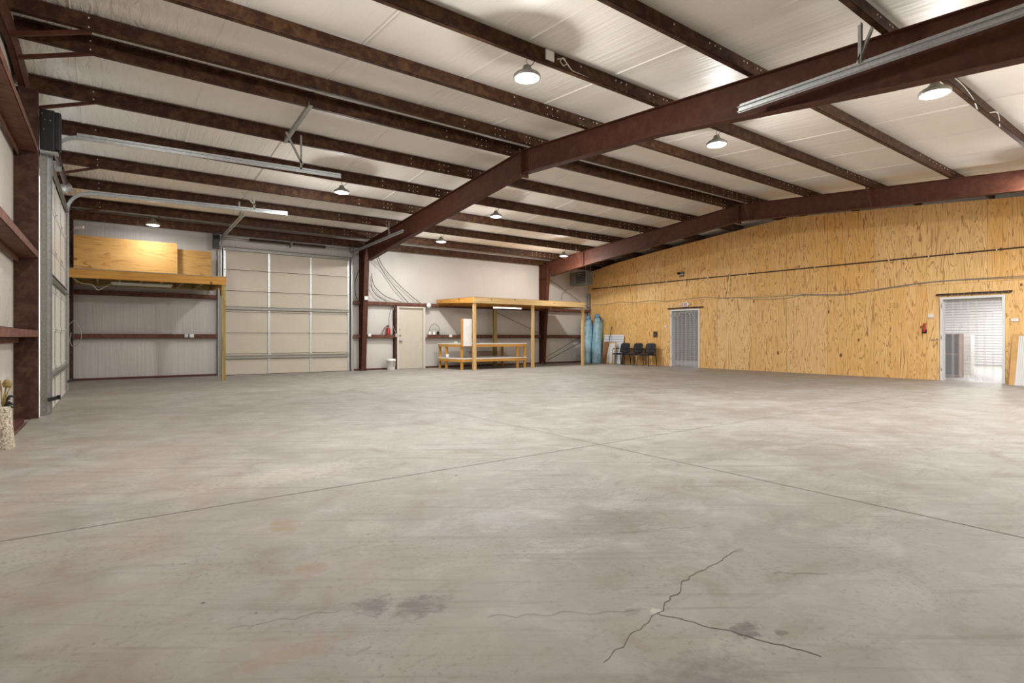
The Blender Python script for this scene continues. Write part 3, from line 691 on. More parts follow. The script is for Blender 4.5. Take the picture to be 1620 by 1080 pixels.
# ------------------------------------------------------------------ personnel door
t = thing('door_3', 'beige steel personnel door in a pale frame on the far wall', 'door', (8.46, 17.6, 0), None, 'structure')
f = MB(); f.box(7.92, 8.0, 17.53, 17.70, 0, 2.20); f.box(8.92, 9.0, 17.53, 17.70, 0, 2.20); f.box(8.0, 8.92, 17.53, 17.70, 2.12, 2.20); f.obj('door_frame', 'mandoor_frame', t)
B(8.0, 8.92, 17.62, 17.665, .01, 2.12).obj('door_leaf', 'mandoor', t)
m = MB(); m.cyl((8.07, 17.62, .98), (8.07, 17.58, .98), .028, 14); m.cyl((8.07, 17.575, .98), (8.07, 17.545, .98), .034, 14); m.bar((8.07, 17.56, .98), (8.17, 17.56, .98), .02, .03); m.obj('handle', 'galv', t)
m = MB(); m.cyl((8.07, 17.62, 1.16), (8.07, 17.60, 1.16), .03, 14); m.cyl((8.05, 17.62, 1.36), (8.05, 17.60, 1.36), .025, 12); m.obj('deadbolt', 'galv_dull', t)
B(8.0, 8.92, 17.60, 17.70, 0, .012).obj('threshold', 'galv_dull', t)
tag(B(7.84, 7.91, 17.50, 17.68, 0, 2.17).obj('door_jamb_post', 'dusty'), 'dark brown jamb channel beside the beige personnel door', 'post', None, 'thing')

# ------------------------------------------------------------------ doorways in the plywood wall
def doorway(i, d, lab, cas):
    y0, y1, h = d; t = thing(f'trim_{i}', lab, 'door frame', (XP, (y0+y1)/2, 0), None, 'structure')
    for a, b in ((y0-.0, y0+.055), (y1-.055, y1)): B(XP-.03, XP+.17, a, b, 0, h).obj('jamb', 'paint', t)
    B(XP-.03, XP+.17, y0+.055, y1-.055, h-.055, h).obj('head', 'paint', t)
    for z in (.25, 1.05, 1.85):
        MB().cyl((XP-.035, y1-.03, z), (XP-.035, y1-.03, z+.1), .009, 8).obj('hinge', 'galv', t)
    return t
doorway(1, D1, 'white steel frame of the narrow doorway under the EXIT sign', 0); doorway(2, D2, 'white steel frame of the wider-looking doorway toward the picture edge' if 0 else 'white steel frame of the bright doorway beside the pegboard', 0)
def curtain(d, n, lab):
    y0, y1, h = d[0]+.057, d[1]-.057, d[2]-.058
    t = thing('strip_curtain', lab, 'strip curtain', (XP+.06, (y0+y1)/2, .02), 'clear strip curtains')
    B(XP+.04, XP+.09, y0, y1, h-.05, h).obj('hanging_rail', 'galv_dull', t)
    w_ = (y1-y0)/n*1.28; stp = (y1-y0-w_)/(n-1)
    for i in range(n):
        a = y0+i*stp; o = .008*(i % 2); m = MB(); m.sm = True
        pr = [(a+w_*j/6, .055+o+.006*math.sin(PI*j/6)) for j in range(7)]
        vs = [(XP+x_, y_, z) for z in (.03, h-.02) for (y_, x_) in pr]
        m.add(vs, [(j, j+1, j+8, j+7) for j in range(6)])
        m.obj('strip', 'pvc', t)
    return t
curtain(D1, 6, 'clear plastic strip curtain in the doorway under the EXIT sign'); curtain(D2, 7, 'clear plastic strip curtain in the bright doorway beside the pegboard')
for (y0, y1, z, lb) in ((11.80, 13.36, 2.175, 'rusty perforated rail above the narrow doorway under EXIT'), (3.47, 4.95, 2.175, 'rusty perforated rail above the bright doorway beside the pegboard')):
    t = thing('sliding_rail', lb, 'rail', (XP-.04, (y0+y1)/2, z), 'rails above the plywood wall doorways')
    m = MB().box(XP-.055, XP-.002, y0, y1, z, z+.006); m.box(XP-.055, XP-.05, y0, y1, z-.022, z); m.box(XP-.006, XP-.0, y0, y1, z, z+.03); m.obj('channel', 'rail', t)
    for k_ in range(int((y1-y0)/.12)): MB().cyl((XP-.057, y0+.06+k_*.12, z-.01), (XP-.05, y0+.06+k_*.12, z-.01), .007, 6).obj('screw', 'zinc', t)
# EXIT sign
t = thing('exit_sign', 'white EXIT sign with red letters and two lamp heads over the narrow doorway', 'exit sign', (XP-.03, 12.55, 2.215))
MB().bev(XP-.055, XP-.001, 12.42, 12.70, 2.215, 2.385, .012).obj('housing', 'white', t)
m = MB(); xf = XP-.056
def stroke(y0, z0, y1, z1, w_=.018): m.bar((xf, 12.56-y0, 2.30+z0), (xf, 12.56-y1, 2.30+z1), w_, .003, up=(1, 0, 0))
stroke(-.105, -.055, -.105, .055)
for z in (-.046, 0, .046): stroke(-.105, z, -.055, z)
stroke(-.040, -.055, .012, .055); stroke(-.040, .055, .012, -.055)
stroke(.034, -.055, .034, .055)
stroke(.085, -.055, .085, .055); stroke(.056, .046, .114, .046)
m.obj('lettering', 'signred', t)
for s in (-1, 1): MB().lathe([(.0, -.02), (.03, -.03), (.045, .02), (.02, .035)], (XP-.05, 12.56+s*.19, 2.30), 14).cyl((XP-.03, 12.56+s*.19, 2.30), (XP-.03, 12.56+s*.13, 2.30), .012, 8).obj('lamp_head', 'white', t)
# twin flood light
t = thing('flood_light', 'twin-head flood light on the plywood wall above the conduit', 'flood light', (XP-.03, 12.72, 3.35))
B(XP-.025, XP, 12.62, 12.82, 3.33, 3.41).obj('back_box', 'tanboard', t)
for s, c in ((.06, 'black'), (-.07, 'heater')):
    m = MB(); m.cyl((XP-.02, 12.72+s, 3.47), (XP-.13, 12.72+s*1.5, 3.47), .045, 14); m.obj('lamp_head', c, t)
B(XP-.04, XP-.02, 12.62, 12.82, 3.40, 3.50).obj('mount', 'galv', t)
# conduit and its clips
t = thing('conduit_pipe', 'long dark conduit running level across the plywood wall', 'pipe', (XP-.02, 8, 3.2))
MB().cyl((XP-.022, 17.45, 3.215), (XP-.022, YF+.05, 3.18), .0165, 10).obj('pipe', 'conduit', t)
for y in (16.4, 15.2, 13.4, 12.6, 11.6, 10.75, 10.1, 7.95, 6.0, 5.1, 4.55, 3.75):
    z = 3.18+.035*(y/17.5); m = MB().box(XP-.043, XP, y-.012, y+.012, z-.022, z+.022); m.obj('clip', 'zinc', t)
# wires across the plywood
def wire(pts, r, mat, label, cat='cable', grp=None, name='cable', sub=6):
    P = [Vector(p) for p in pts]; out = []
    for i in range(len(P)-1):
        p0, p1, p2, p3 = P[max(i-1, 0)], P[i], P[i+1], P[min(i+2, len(P)-1)]
        for j in range(sub):
            u = j/sub; out.append(.5*((2*p1)+(p2-p0)*u+(2*p0-5*p1+4*p2-p3)*u*u+(3*p1-p0-3*p2+p3)*u**3))
    out.append(P[-1]); return tag(MB().tube(out, r, 6).obj(name, mat), label, cat, grp, 'thing')
X_ = XP-.012
wire([(X_, 17.4, 2.52), (X_, 16.5, 2.50), (X_, 15.8, 2.56), (X_, 15, 2.50), (X_, 14.2, 2.53), (X_, 13.4, 2.47), (X_, 12.6, 2.50), (X_, 11.7, 2.52), (X_, 11.0, 2.44), (X_, 10.5, 2.44), (X_, 9.7, 2.33), (X_, 8.8, 2.32), (X_, 8.3, 2.38), (X_, 7.4, 2.31), (X_, 6.6, 2.36), (X_, 5.4, 2.49), (X_, 4.5, 2.52), (X_, 3.0, 2.47)],
     .009, 'grey_cable', 'grey cable swagging low across the plywood wall', grp='cables on the plywood wall')
wire([(X_-.012, 11.0, 2.46), (X_-.012, 9.6, 2.40), (X_-.012, 8.2, 2.40), (X_-.012, 7.2, 2.34), (X_-.012, 6.3, 2.42), (X_-.012, 5.0, 2.53), (X_-.012, 3.0, 2.52)], .007, 'grey_cable', 'straighter grey cable just above the swagging one on plywood', grp='cables on the plywood wall')
# small things on the plywood wall
tag(MB().bev(XP-.035, XP, 5.00, 5.12, 1.60, 1.70, .006).obj('thermostat', 'white'), 'white thermostat box on plywood above the red extinguisher bracket', 'thermostat')
t = thing('fire_extinguisher', 'small red extinguisher fixed to plywood beside the bright doorway', 'fire extinguisher', (XP-.05, 5.2, 1.22))
MB().lathe([(.0, 0), (.03, 0), (.033, .02), (.033, .15), (.015, .18)], (XP-.04, 5.2, 1.23), 14).obj('cylinder', 'red', t)
MB().cyl((XP-.04, 5.2, 1.40), (XP-.04, 5.2, 1.45), .014, 8).box(XP-.05, XP-.03, 5.15, 5.22, 1.44, 1.46).obj('valve', 'red', t)
MB().box(XP-.01, XP, 5.15, 5.25, 1.2, 1.30).box(XP-.08, XP, 5.16, 5.24, 1.215, 1.23).obj('bracket', 'black', t)
tag(MB().bev(XP-.03, XP, 3.36, 3.50, 1.47, 1.54, .006).obj('card_reader', 'white'), 'small white box beside the bright doorway over the pegboard', 'switch box')
tag(MB().bev(XP-.03, XP, 13.39, 13.49, 1.46, 1.54, .006).obj('switch_plate', 'white'), 'small white switch plate beside the narrow doorway', 'switch plate')
t = thing('outlet_recess', 'square dark recess in plywood between chairs and narrow doorway', 'outlet box', (XP, 13.94, 1.08))
m = MB(); m.box(XP-.004, XP+.001, 13.83, 13.86, 1.08, 1.33); m.box(XP-.004, XP+.001, 14.03, 14.06, 1.08, 1.33); m.box(XP-.004, XP+.001, 13.86, 14.03, 1.30, 1.33); m.box(XP-.004, XP+.001, 13.86, 14.03, 1.08, 1.11); m.obj('frame', 'tanboard', t)
B(XP-.002, XP, 13.86, 14.03, 1.11, 1.30).obj('recess', 'rail', t); MB().tube([(XP-.01, 13.9, 1.12), (XP-.03, 13.93, 1.2), (XP-.01, 13.97, 1.14), (XP-.02, 13.95, 1.25)], .008).obj('wire', 'grey_cable', t)
wire([(XP-.012, 5.05, 1.00), (XP-.03, 5.02, 1.05), (XP-.02, 4.96, 1.02), (XP-.03, 4.93, 1.06), (XP-.01, 4.90, 1.03)], .008, 'grey_cable', 'small coil of wire on plywood at bright doorway edge')
wire([(XP-.04, 13.14, 2.0), (XP-.04, 13.05, 1.86), (XP-.04, 12.98, 2.02), (XP-.04, 12.9, 1.84), (XP-.04, 12.74, 2.03), (XP-.04, 12.55, 1.98), (XP-.04, 12.45, 2.04), (XP-.04, 12.36, 1.95), (XP-.04, 12.28, 2.03), (XP-.04, 12.2, 1.86)], .009, 'white_cable', 'looping white cord hanging at the top of the narrow doorway', 'cord', name='cord')
# downspout in the corner
tag(MB().bev(XP-.10, XP-.01, 17.54, 17.63, .02, 3.0, .012).obj('downspout', 'galv_dull'), 'grey vertical pipe in the corner behind the blue rolls', 'pipe')

# ------------------------------------------------------------------ high-bay lamps
def lamp():
    t = thing('high_bay_lamp', 'x', 'lamp', (0, 0, 0), 'round high-bay lamps')
    MB().lathe([(.0, .14), (.045, .14), (.055, .10), (.075, .085), (.085, .05), (.135, .045), (.165, .02), (.168, -.01), (.150, -.018)], (0, 0, 0), 28).obj('housing', 'galv_dull', t)
    MB().lathe([(.0, -.024), (.12, -.022), (.150, -.012), (.150, -.005)], (0, 0, 0), 28).obj('lens', 'lens', t)
    h = MB().tube([(.0, 0, .14), (.014, 0, .16), (0, 0, .18), (-.012, 0, .20), (0, 0, .225), (0, 0, .25)], .006, 6); h.obj('hook', 'galv_dull', t)
    MB().tube([(.02, .02, .12), (.06, .03, .16), (.11, .03, .20), (.13, .01, .245)], .005, 6).obj('cord', 'black', t)
    L = bpy.data.lights.new('lamp_light', 'AREA'); L.shape = 'DISK'; L.size = .29; L.energy = LAMP_W; L.color = (1, .985, .965)
    lo = bpy.data.objects.new('lamp_light', L); COL.objects.link(lo); lo.parent = t; lo.location = (0, 0, -.03)
    L = bpy.data.lights.new('lamp_added_fill', 'POINT'); L.energy = LAMP_W*1.15; L.shadow_soft_size = .065; L.color = (1, .985, .965)  # extra point fill added below each lamp to brighten ceiling and walls
    lo = bpy.data.objects.new('lamp_added_fill', L); COL.objects.link(lo); lo.parent = t; lo.location = (0, 0, -.088)
    return t
LAMPS = [(4.16, 5.41, 'lit round lamp under the near-slope purlin, before the first rafter'), (8.10, 2.39, 'largest-looking lit lamp in the top corner past the first rafter' if 0 else 'lit round lamp on the lowest visible near-slope purlin, past the first rafter'),
         (8.16, 5.41, 'lit round lamp just past the first rafter, below the long track end'), (4.13, 12.09, 'lit round lamp under the end of the left door track'),
         (.86, 16.61, 'lit round lamp above the plywood sheets on the loft'), (8.28, 15.10, 'lit round lamp above the personnel door and shelter'),
         (8.28, 12.09, 'lit round lamp between the frames, beyond the ridge'), (13.35, 15.10, 'lit round lamp in front of the second frame knee'),
         (14.02, 2.39, 'lit round lamp at the second rafter, above the bright doorway')]
L0 = lamp()
for i, (x, y, lb) in enumerate(LAMPS):
    o = L0 if i == 0 else copy_tree(L0)
    o.location = (x, y-.03, zb(y)-.25); o['label'] = lb
    if i == 4:                      # loft lamp light turned down so the plywood sheets close by don't blow out
        for ch in o.children:
            if ch.type == 'LIGHT':
                ch.data = ch.data.copy(); ch.data.energy *= .12 if ch.data.type == 'POINT' else .28
# unseen lamps of the same kind, added to brighten the near floor and ceiling
for x, y in ((11.5, .88), (.9, 5.41)):
    o = copy_tree(L0); o.location = (x, y-.03, zb(y)-.25); o['label'] = 'added round high-bay lamp, out of sight, brightening the near floor'
# room lights beyond the doorways
def room_light(loc, e, sx, sy, label):
    t = thing('strip_light', label, 'light', loc, 'ceiling lights beyond the plywood')
    MB().bev(loc[0]-sx/2, loc[0]+sx/2, loc[1]-sy/2, loc[1]+sy/2, loc[2], loc[2]+.08, .01).obj('housing', 'white', t)
    L = bpy.data.lights.new('strip_lamp', 'AREA'); L.shape = 'RECTANGLE'; L.size = sx; L.size_y = sy; L.energy = e; L.color = (1, .98, .96)
    lo = bpy.data.objects.new('strip_lamp', L); COL.objects.link(lo); lo.parent = t; lo.location = (0, 0, -.01)
for x, y, e in ((20, 4.2, 150), (23, 6.2, 170), (25.6, 5.5, 190)): room_light((x, y, 2.67), e, 1.2, .3, 'white strip light in the bright room beyond the plywood')
room_light((20.5, 14.0, 2.67), 60, 1.2, .3, 'white strip light in the narrow room beyond the plywood')

# little box and cables on the near purlin
t = thing('junction_box', 'white junction box with looped cable on purlin beside the big lamp', 'junction box', (4.55, 5.39, 4.66))
MB().bev(4.47, 4.61, 5.382, 5.4075, 4.64, 4.775, .006).obj('box', 'white', t)
MB().tube([(4.64, 5.36, 4.68), (4.75, 5.355, 4.72), (4.80, 5.355, 4.66), (4.74, 5.355, 4.62), (4.68, 5.355, 4.66), (4.72, 5.35, 4.72), (4.9, 5.36, 4.60), (5.3, 5.36, 4.585), (5.9, 5.36, 4.58)], .008).obj('cable', 'white_cable', t)
wire([(8.1, 2.36, 4.30), (8.45, 2.35, 4.42), (9.0, 2.34, 4.43), (9.5, 2.34, 4.36), (9.75, 2.35, 4.28)], .008, 'white_cable', 'white cable looping along the purlin from the lowest near lamp')
wire([(10.3, 2.36, 4.36), (10.6, 2.32, 4.42), (10.9, 2.36, 4.30)], .008, 'white_cable', 'short white cable loop farther along the lowest near purlin')

# ------------------------------------------------------------------ loft by the end wall
t = thing('storage_loft', 'golden timber loft platform on one post beside the cream overhead door', 'loft', (.8, 16.5, 0))
B(-.76, 2.33, 15.37, 15.41, 2.41, 2.60).obj('front_beam', 'gold_x', t)
for i in range(8): B(-.70+i*.42, -.66+i*.42, 15.412, 17.46, 2.42, 2.60).obj('joist', 'treated_y', t)
B(2.29, 2.33, 15.412, 17.46, 2.41, 2.60).obj('side_beam', 'gold_y', t)
B(-.76, 2.33, 17.462, 17.49, 2.41, 2.60).obj('ledger', 'treated_x', t)
B(-.757, 2.34, 15.36, 17.37, 2.602, 2.622).obj('deck', 'osb', t)
B(2.24, 2.33, 15.412, 15.502, 0, 2.415).obj('post', 'treated_z', t)
MB().bar((2.28, 15.5, 2.05), (2.28, 15.95, 2.42), .04, .09).obj('knee_brace', 'gold_y', t)
def sheet(p, w_, h, lean, label, y):
    m = MB(); x0 = p; m.add([(x0, y, 2.624), (x0+w_, y, 2.624), (x0+w_, y+lean, 2.624+h), (x0, y+lean, 2.624+h),
                             (x0, y+.018, 2.624), (x0+w_, y+.018, 2.624), (x0+w_, y+lean+.018, 2.624+h), (x0, y+lean+.018, 2.624+h)],
                            [(0,1,2,3),(7,6,5,4),(0,4,5,1),(1,5,6,2),(2,6,7,3),(3,7,4,0)])
    return tag(m.obj('plywood_sheet', 'sheet'), label, 'plywood sheet', 'plywood sheets on the loft')
sheet(-.74, 2.17, .985, .12, 'large pale plywood sheet leaning upright on the loft', 17.06)
sheet(-.16, 2.42, .86, .09, 'plywood sheet mostly hidden behind the large one on the loft', 17.24)
def tube_light(x0, x1, y, z, label, lit):
    t = thing('tube_light', label, 'tube light', ((x0+x1)/2, y, z), 'tube lights under the platforms')
    MB().box(x0, x1, y-.05, y+.05, z+.03, z+.06).obj('housing', 'white', t)
    MB().cyl((x0+.02, y, z+.012), (x1-.02, y, z+.012), .018, 12).obj('tube', 'tube' if lit else 'tube_off', t)
tube_light(.0, 1.25, 16.3, 2.36, 'long white unlit tube light under the golden loft', False)
tube_light(11.2, 12.5, 16.5, 2.16, 'lit white tube light under the shelter roof', True)
wire([(-.68, 16.0, 2.424), (-.55, 16, 2.34), (-.35, 16, 2.31), (-.25, 16, 2.2), (-.1, 16.1, 2.30), (.03, 16.3, 2.395)], .01, 'white_cable', 'white cable drooping from the tube light under the loft')
t = thing('security_camera', 'small white security camera high in the corner above the loft', 'camera', (-.68, 17.3, 3.78))
MB().bar((-.72, 17.3, 3.80), (-.55, 17.22, 3.82), .06, .06).obj('body', 'white', t); MB().cyl((-.763, 17.42, 3.77), (-.70, 17.29, 3.80), .02, 10).obj('mount', 'white', t)
t = thing('outlet_box', 'grey outlet box pair on the lower girt under the loft', 'outlet', (1.75, 17.48, 1.09))
MB().bev(1.62, 1.71, 17.44, 17.49, 1.09, 1.19, .006).obj('box', 'galv', t); MB().bev(1.74, 1.85, 17.44, 17.49, 1.09, 1.19, .006).obj('cover', 'white', t)
wire([(-1.0, 15.2, 1.36), (-.74, 15.2, 1.38), (-.66, 15.2, 1.45), (-.55, 15.2, 1.3), (-.53, 15.2, 1.05), (-.65, 15.2, .9), (-.72, 15.2, 1.0), (-.70, 15.2, 1.2)], .008, 'grey_cable', 'grey cable coil hanging low in the corner under the loft')

# ------------------------------------------------------------------ shelter over the bench
t = thing('timber_shelter', 'open pine timber canopy frame over the white workbench', 'canopy', (12.2, 16.5, 0))
B(9.70, 14.76, 15.42, 15.46, 2.24, 2.42).obj('front_beam', 'pine_x', t)
m = MB()
m.add([(9.70, 15.462, 2.24), (9.74, 15.462, 2.24), (9.46, 17.49, 2.32), (9.42, 17.49, 2.32), (9.70, 15.462, 2.42), (9.74, 15.462, 2.42), (9.46, 17.49, 2.42), (9.42, 17.49, 2.42)],
      [(0,3,2,1),(4,5,6,7),(0,1,5,4),(1,2,6,5),(2,3,7,6),(3,0,4,7)]); m.obj('side_beam', 'gold_y', t)
for i in range(12): B(10.0+i*.41, 10.04+i*.41, 15.462, 17.48 if i < 10 else 17.12, 2.25, 2.42).obj('joist', 'gold_y', t)
B(14.72, 14.76, 15.462, 17.12, 2.24, 2.42).obj('side_beam', 'pine_y', t); B(9.46, 14.2, 17.482, 17.50, 2.25, 2.42).obj('ledger', 'gold_x', t)
for x, y, mt in ((9.735, 15.47, 'pine_z'), (12.21, 15.47, 'pine_z'), (14.67, 15.47, 'pine_z')): B(x, x+.09, y, y+.09, 0, 2.25).obj('post', mt, t)
B(11.72, 11.86, 17.2, 17.29, 0, 2.25).obj('post', 'treated_z', t)['label'] = 'yellower rear post'
MB().poly([(9.70, 15.42), (14.77, 15.42), (14.77, 17.12), (14.22, 17.12), (14.22, 17.49), (9.42, 17.49)], 2, 2.422, 2.438).obj('deck', 'sheet', t)
# ------------------------------------------------------------------ workbench
t = thing('workbench', 'long two-tier timber workbench with white tops under the shelter', 'workbench', (10.8, 16.5, 0))
for z, nm in ((.86, 'top'), (.36, 'shelf')):
    bx = MB(); bx.poly([(9.44, 15.78), (12.1, 15.66), (12.1, 17.18), (9.30, 17.18)], 2, z, z+.03); bx.obj(nm, 'white', t)
    r = MB(); r.bar((9.45, 15.80, z-.05), (12.09, 15.68, z-.05), .04, .09); r.bar((9.44, 15.83, z-.05), (9.32, 17.16, z-.05), .04, .09); r.bar((12.08, 15.72, z-.05), (12.08, 17.16, z-.05), .04, .09); r.obj('rail', 'gold_x', t)
for x, y in ((9.45, 15.83), (9.36, 16.7), (9.33, 17.12), (11.70, 15.73), (12.02, 15.72), (12.02, 17.12), (10.7, 17.12)):
    B(x, x+.09, y, y+.045, 0, .86).obj('leg', 'gold_z', t)
for dx in (0, .1): B(9.90+dx, 9.98+dx, 15.84, 15.88, 0, .86).obj('leg', 'gold_z', t)
t = thing('white_board', 'upright white board on a timber frame at the workbench front', 'board', (9.62, 15.7, .8))
MB().bar((9.42, 15.72, .80), (9.42, 15.72, 1.72), .06, .04, up=(0, 1, 0)).obj('frame', 'gold_z', t)
B(9.46, 9.80, 15.70, 15.72, .80, 1.715).obj('panel', 'white', t)
m = MB().lathe([(.0, 0), (.055, 0), (.06, .11), (.05, .112), (.046, .01), (0, .01)], (9.42, 16.7, .392), 16); tag(m.obj('white_cup', 'white'), 'small white cup on the lower bench shelf by the door', 'cup')
for i, (x, y, sz, mt, lb) in enumerate(((9.55, 16.4, (.10, .06, .05), 'white', 'small white block on the bench top near its end'), (9.75, 16.3, (.07, .05, .03), 'black', 'small dark tool on the bench top near the white block'),
                                       (10.3, 16.2, (.12, .05, .03), 'heater', 'grey tool lying on the bench top behind the white board'))):
    tag(MB().bev(x, x+sz[0], y, y+sz[1], .892, .892+sz[2], .006).obj('bench_tool', mt), lb, 'tool')
t = thing('cable_box', 'cluster of small boxes and looping black wire on girt beside personnel door', 'cable box', (9.3, 17.48, 1.19))
for x in (9.10, 9.27, 9.44): MB().bev(x, x+.09, 17.46, 17.52, 1.188, 1.30, .008).obj('box', 'white' if x != 9.44 else 'black', t)
MB().tube([(9.12, 17.5, 1.29), (9.2, 17.5, 1.5), (9.35, 17.5, 1.58), (9.5, 17.5, 1.5), (9.56, 17.5, 1.36), (9.48, 17.5, 1.29)], .008).obj('wire', 'cable', t)
tag(MB().bev(9.93, 10.05, 17.45, 17.488, 1.10, 1.20, .006).obj('outlet_box', 'white'), 'small white outlet box on the girt above the workbench', 'outlet')
t = thing('disc_light', 'round white disc light on wall between personnel door and shelter', 'wall light', (9.1, 17.5, 2.2))
MB().cyl((9.08, 17.44, 2.22), (9.08, 17.40, 2.22), .085, 24).obj('disc', 'white', t); MB().cyl((9.08, 17.50, 2.22), (9.08, 17.44, 2.22), .03, 10).obj('mount', 'heater', t)
# on the wall by the first column
t = thing('fire_extinguisher', 'red extinguisher with black hose standing on girt near first column', 'fire extinguisher', (7.62, 17.56, 1.085))
MB().lathe([(.0, 0), (.065, 0), (.07, .02), (.07, .28), (.03, .34), (.02, .36)], (7.62, 17.57, 1.086), 18).obj('cylinder', 'red', t)
MB().cyl((7.62, 17.57, 1.44), (7.62, 17.57, 1.48), .022, 10).box(7.55, 7.66, 17.56, 17.58, 1.48, 1.50).obj('valve', 'black', t)
MB().tube([(7.58, 17.56, 1.47), (7.48, 17.55, 1.43), (7.42, 17.55, 1.3), (7.40, 17.55, 1.18)], .012).obj('hose', 'black', t)
t = thing('bucket', 'white plastic bucket on the floor beside the personnel door', 'bucket', (7.60, 17.30, 0))
MB().lathe([(.0, 0), (.125, 0), (.135, .02), (.148, .30), (.158, .30), (.158, .33), (.15, .335), (.15, .37), (.14, .372), (.0, .36)], (7.60, 17.30, 0), 24).obj('pail', 'white', t)
MB().tube([(7.60+.155*math.cos(a), 17.30+.155*math.sin(a), .26-.12*math.sin((a+PI*.9)/(.9*PI)*PI)) for a in [(-.95+.1*i)*PI for i in range(9)]], .004).obj('handle', 'galv', t)
tag(MB().bev(6.64, 6.76, 17.20, 17.226, 2.31, 2.43, .006).obj('junction_box', 'white') , 'white plate on the first column above girt height', 'switch plate')
tag(MB().bev(6.86, 6.96, 17.45, 17.488, 1.12, 1.22, .006).obj('outlet_box', 'white'), 'small dark-centred white outlet on girt beside the first column', 'outlet')
tag(MB().bev(7.82, 7.92, 17.44, 17.495, 1.10, 1.22, .006).obj('outlet_box', 'galv'), 'grey outlet box on the jamb beside the personnel door handle', 'outlet')
YW = 17.55
CG = 'black cables hanging from the first column'
wire([(7.10, 17.3, 3.85), (7.45, YW, 3.45), (7.95, YW, 2.95), (8.45, YW, 2.55), (8.82, YW, 2.30)], .010, 'cable', 'dark cable making the longest diagonal down to the personnel door head', grp=CG)
wire([(7.05, 17.3, 3.80), (7.4, YW, 3.35), (7.8, YW, 2.85), (8.1, YW, 2.55), (8.35, YW, 2.30)], .010, 'cable', 'dark cable just below the longest diagonal one', grp=CG)
wire([(6.92, 17.3, 3.2), (7.1, YW, 2.85), (7.4, YW, 2.55), (7.75, YW, 2.40), (8.1, YW, 2.31)], .010, 'cable', 'dark cable sagging low from the column side', grp=CG)
wire([(6.90, 17.3, 3.1), (7.02, YW, 2.75), (7.2, YW, 2.5), (7.45, YW, 2.36), (7.55, YW, 2.30)], .010, 'cable', 'lowest dark cable curving tight beside the column', grp=CG)
wire([(6.55, 17.4, 3.35), (6.47, YW, 3.0), (6.45, YW, 2.7), (6.50, YW, 2.4), (6.62, 17.4, 2.3)], .010, 'cable', 'dark cable bowing between cream overhead door and first column', grp=CG)
wire([(7.80, 17.47, 2.17), (7.72, 17.47, 1.9), (7.74, 17.47, 1.5), (7.84, 17.45, 1.25)], .010, 'grey_cable', 'grey cable drooping beside the personnel door jamb')

# ------------------------------------------------------------------ unit heater
t = thing('unit_heater', 'grey hanging unit heater with louvres in the far corner', 'heater', (15.75, 16.7, 3.25))
MB().bev(15.58, 15.95, 16.22, 17.22, 3.25, 3.80, .012).obj('casing', 'heater', t)
B(15.565, 15.582, 16.27, 16.80, 3.30, 3.75).obj('louvre_recess', 'rubber', t)
for i in range(7): MB().bar((15.555, 16.28, 3.33+i*.063), (15.555, 16.79, 3.33+i*.063), .035, .006, up=(.5, 0, 1)).obj('louvre', 'galv', t)
B(15.572, 15.58, 17.0, 17.12, 3.50, 3.53).obj('badge', 'signred', t)
for x, y in ((15.63, 16.3), (15.63, 17.1), (15.9, 16.3), (15.9, 17.1)): MB().cyl((x, y, 3.79), (x, y, zb(16.6)+.05 if y < 16.7 else zc(y)), .006, 6).obj('hanger_rod', 'galv', t)
MB().tube([(15.75, 17.1, 3.25), (15.72, 17.25, 3.16), (15.6, 17.45, 3.1), (15.5, 17.6, 2.95), (15.48, 17.64, 2.7)], .007).obj('gas_hose', 'cable', t)

# ------------------------------------------------------------------ blue rolls, boards, stick
def roll(p, q, r, label, seed):
    t = thing('insulation_roll', label, 'roll', (p[0], p[1], 0), 'blue wrapped rolls'); rr = random.Random(seed); P, Q = Vector(p), Vector(q)
    n = 22; m = MB(); m.sm = True; vs = []; fs = []; K = 18; ph = rr.uniform(0, 6)
    for i in range(n+1):
        u = i/n; c = P.lerp(Q, u)
        R_ = r*(1-.22*u if u < .86 else (1-.22*u)*(1-(u-.86)/.14*.42))*(.92+.08*min(1, u*8))
        for k in range(K):
            a = 2*PI*k/K; w_ = 1+.07*math.sin(a*3+ph+u*5)+.05*math.sin(a*5-u*9+ph)+rr.uniform(-.02, .02)
            vs.append((c.x+R_*w_*math.cos(a), c.y+R_*w_*math.sin(a), c.z+.0))
    for i in range(n):
        for k in range(K): fs.append((i*K+k, i*K+(k+1) % K, (i+1)*K+(k+1) % K, (i+1)*K+k))
    fs += [tuple(range(K))[::-1], tuple(range(n*K, n*K+K))]
    m.add(vs, fs); m.obj('wrapped_body', 'blue', t)
    m = MB(); m.sm = True; c = Q
    vs = [];
    for j, (R_, dz) in enumerate(((r*.48, -.02), (r*.40, .05), (r*.50, .12), (r*.30, .17))):
        for k in range(K):
            a = 2*PI*k/K; w_ = 1+.22*math.sin(a*4+j+ph); vs.append((c.x+R_*w_*math.cos(a), c.y+R_*w_*math.sin(a), c.z+dz+.02*math.sin(a*3)))
    fs = []
    for j in range(3):
        for k in range(K): fs.append((j*K+k, j*K+(k+1) % K, (j+1)*K+(k+1) % K, (j+1)*K+k))
    fs += [tuple(range(3*K, 4*K)), tuple(range(K))[::-1]]
    m.add(vs, fs); m.obj('twisted_end', 'blue2', t)
    return t
roll((16.36, 17.0, 0), (16.68, 17.22, 1.86), .22, 'pale blue wrapped roll leaning in the corner behind the shelter post', 1)
roll((16.56, 16.60, 0), (16.86, 16.88, 1.92), .215, 'blue wrapped roll standing in front of the plywood, tallest of the three', 2)
roll((16.98, 16.90, 0), (17.0, 16.74, 1.72), .085, 'slim blue roll against plywood behind the ribbed panel', 5)
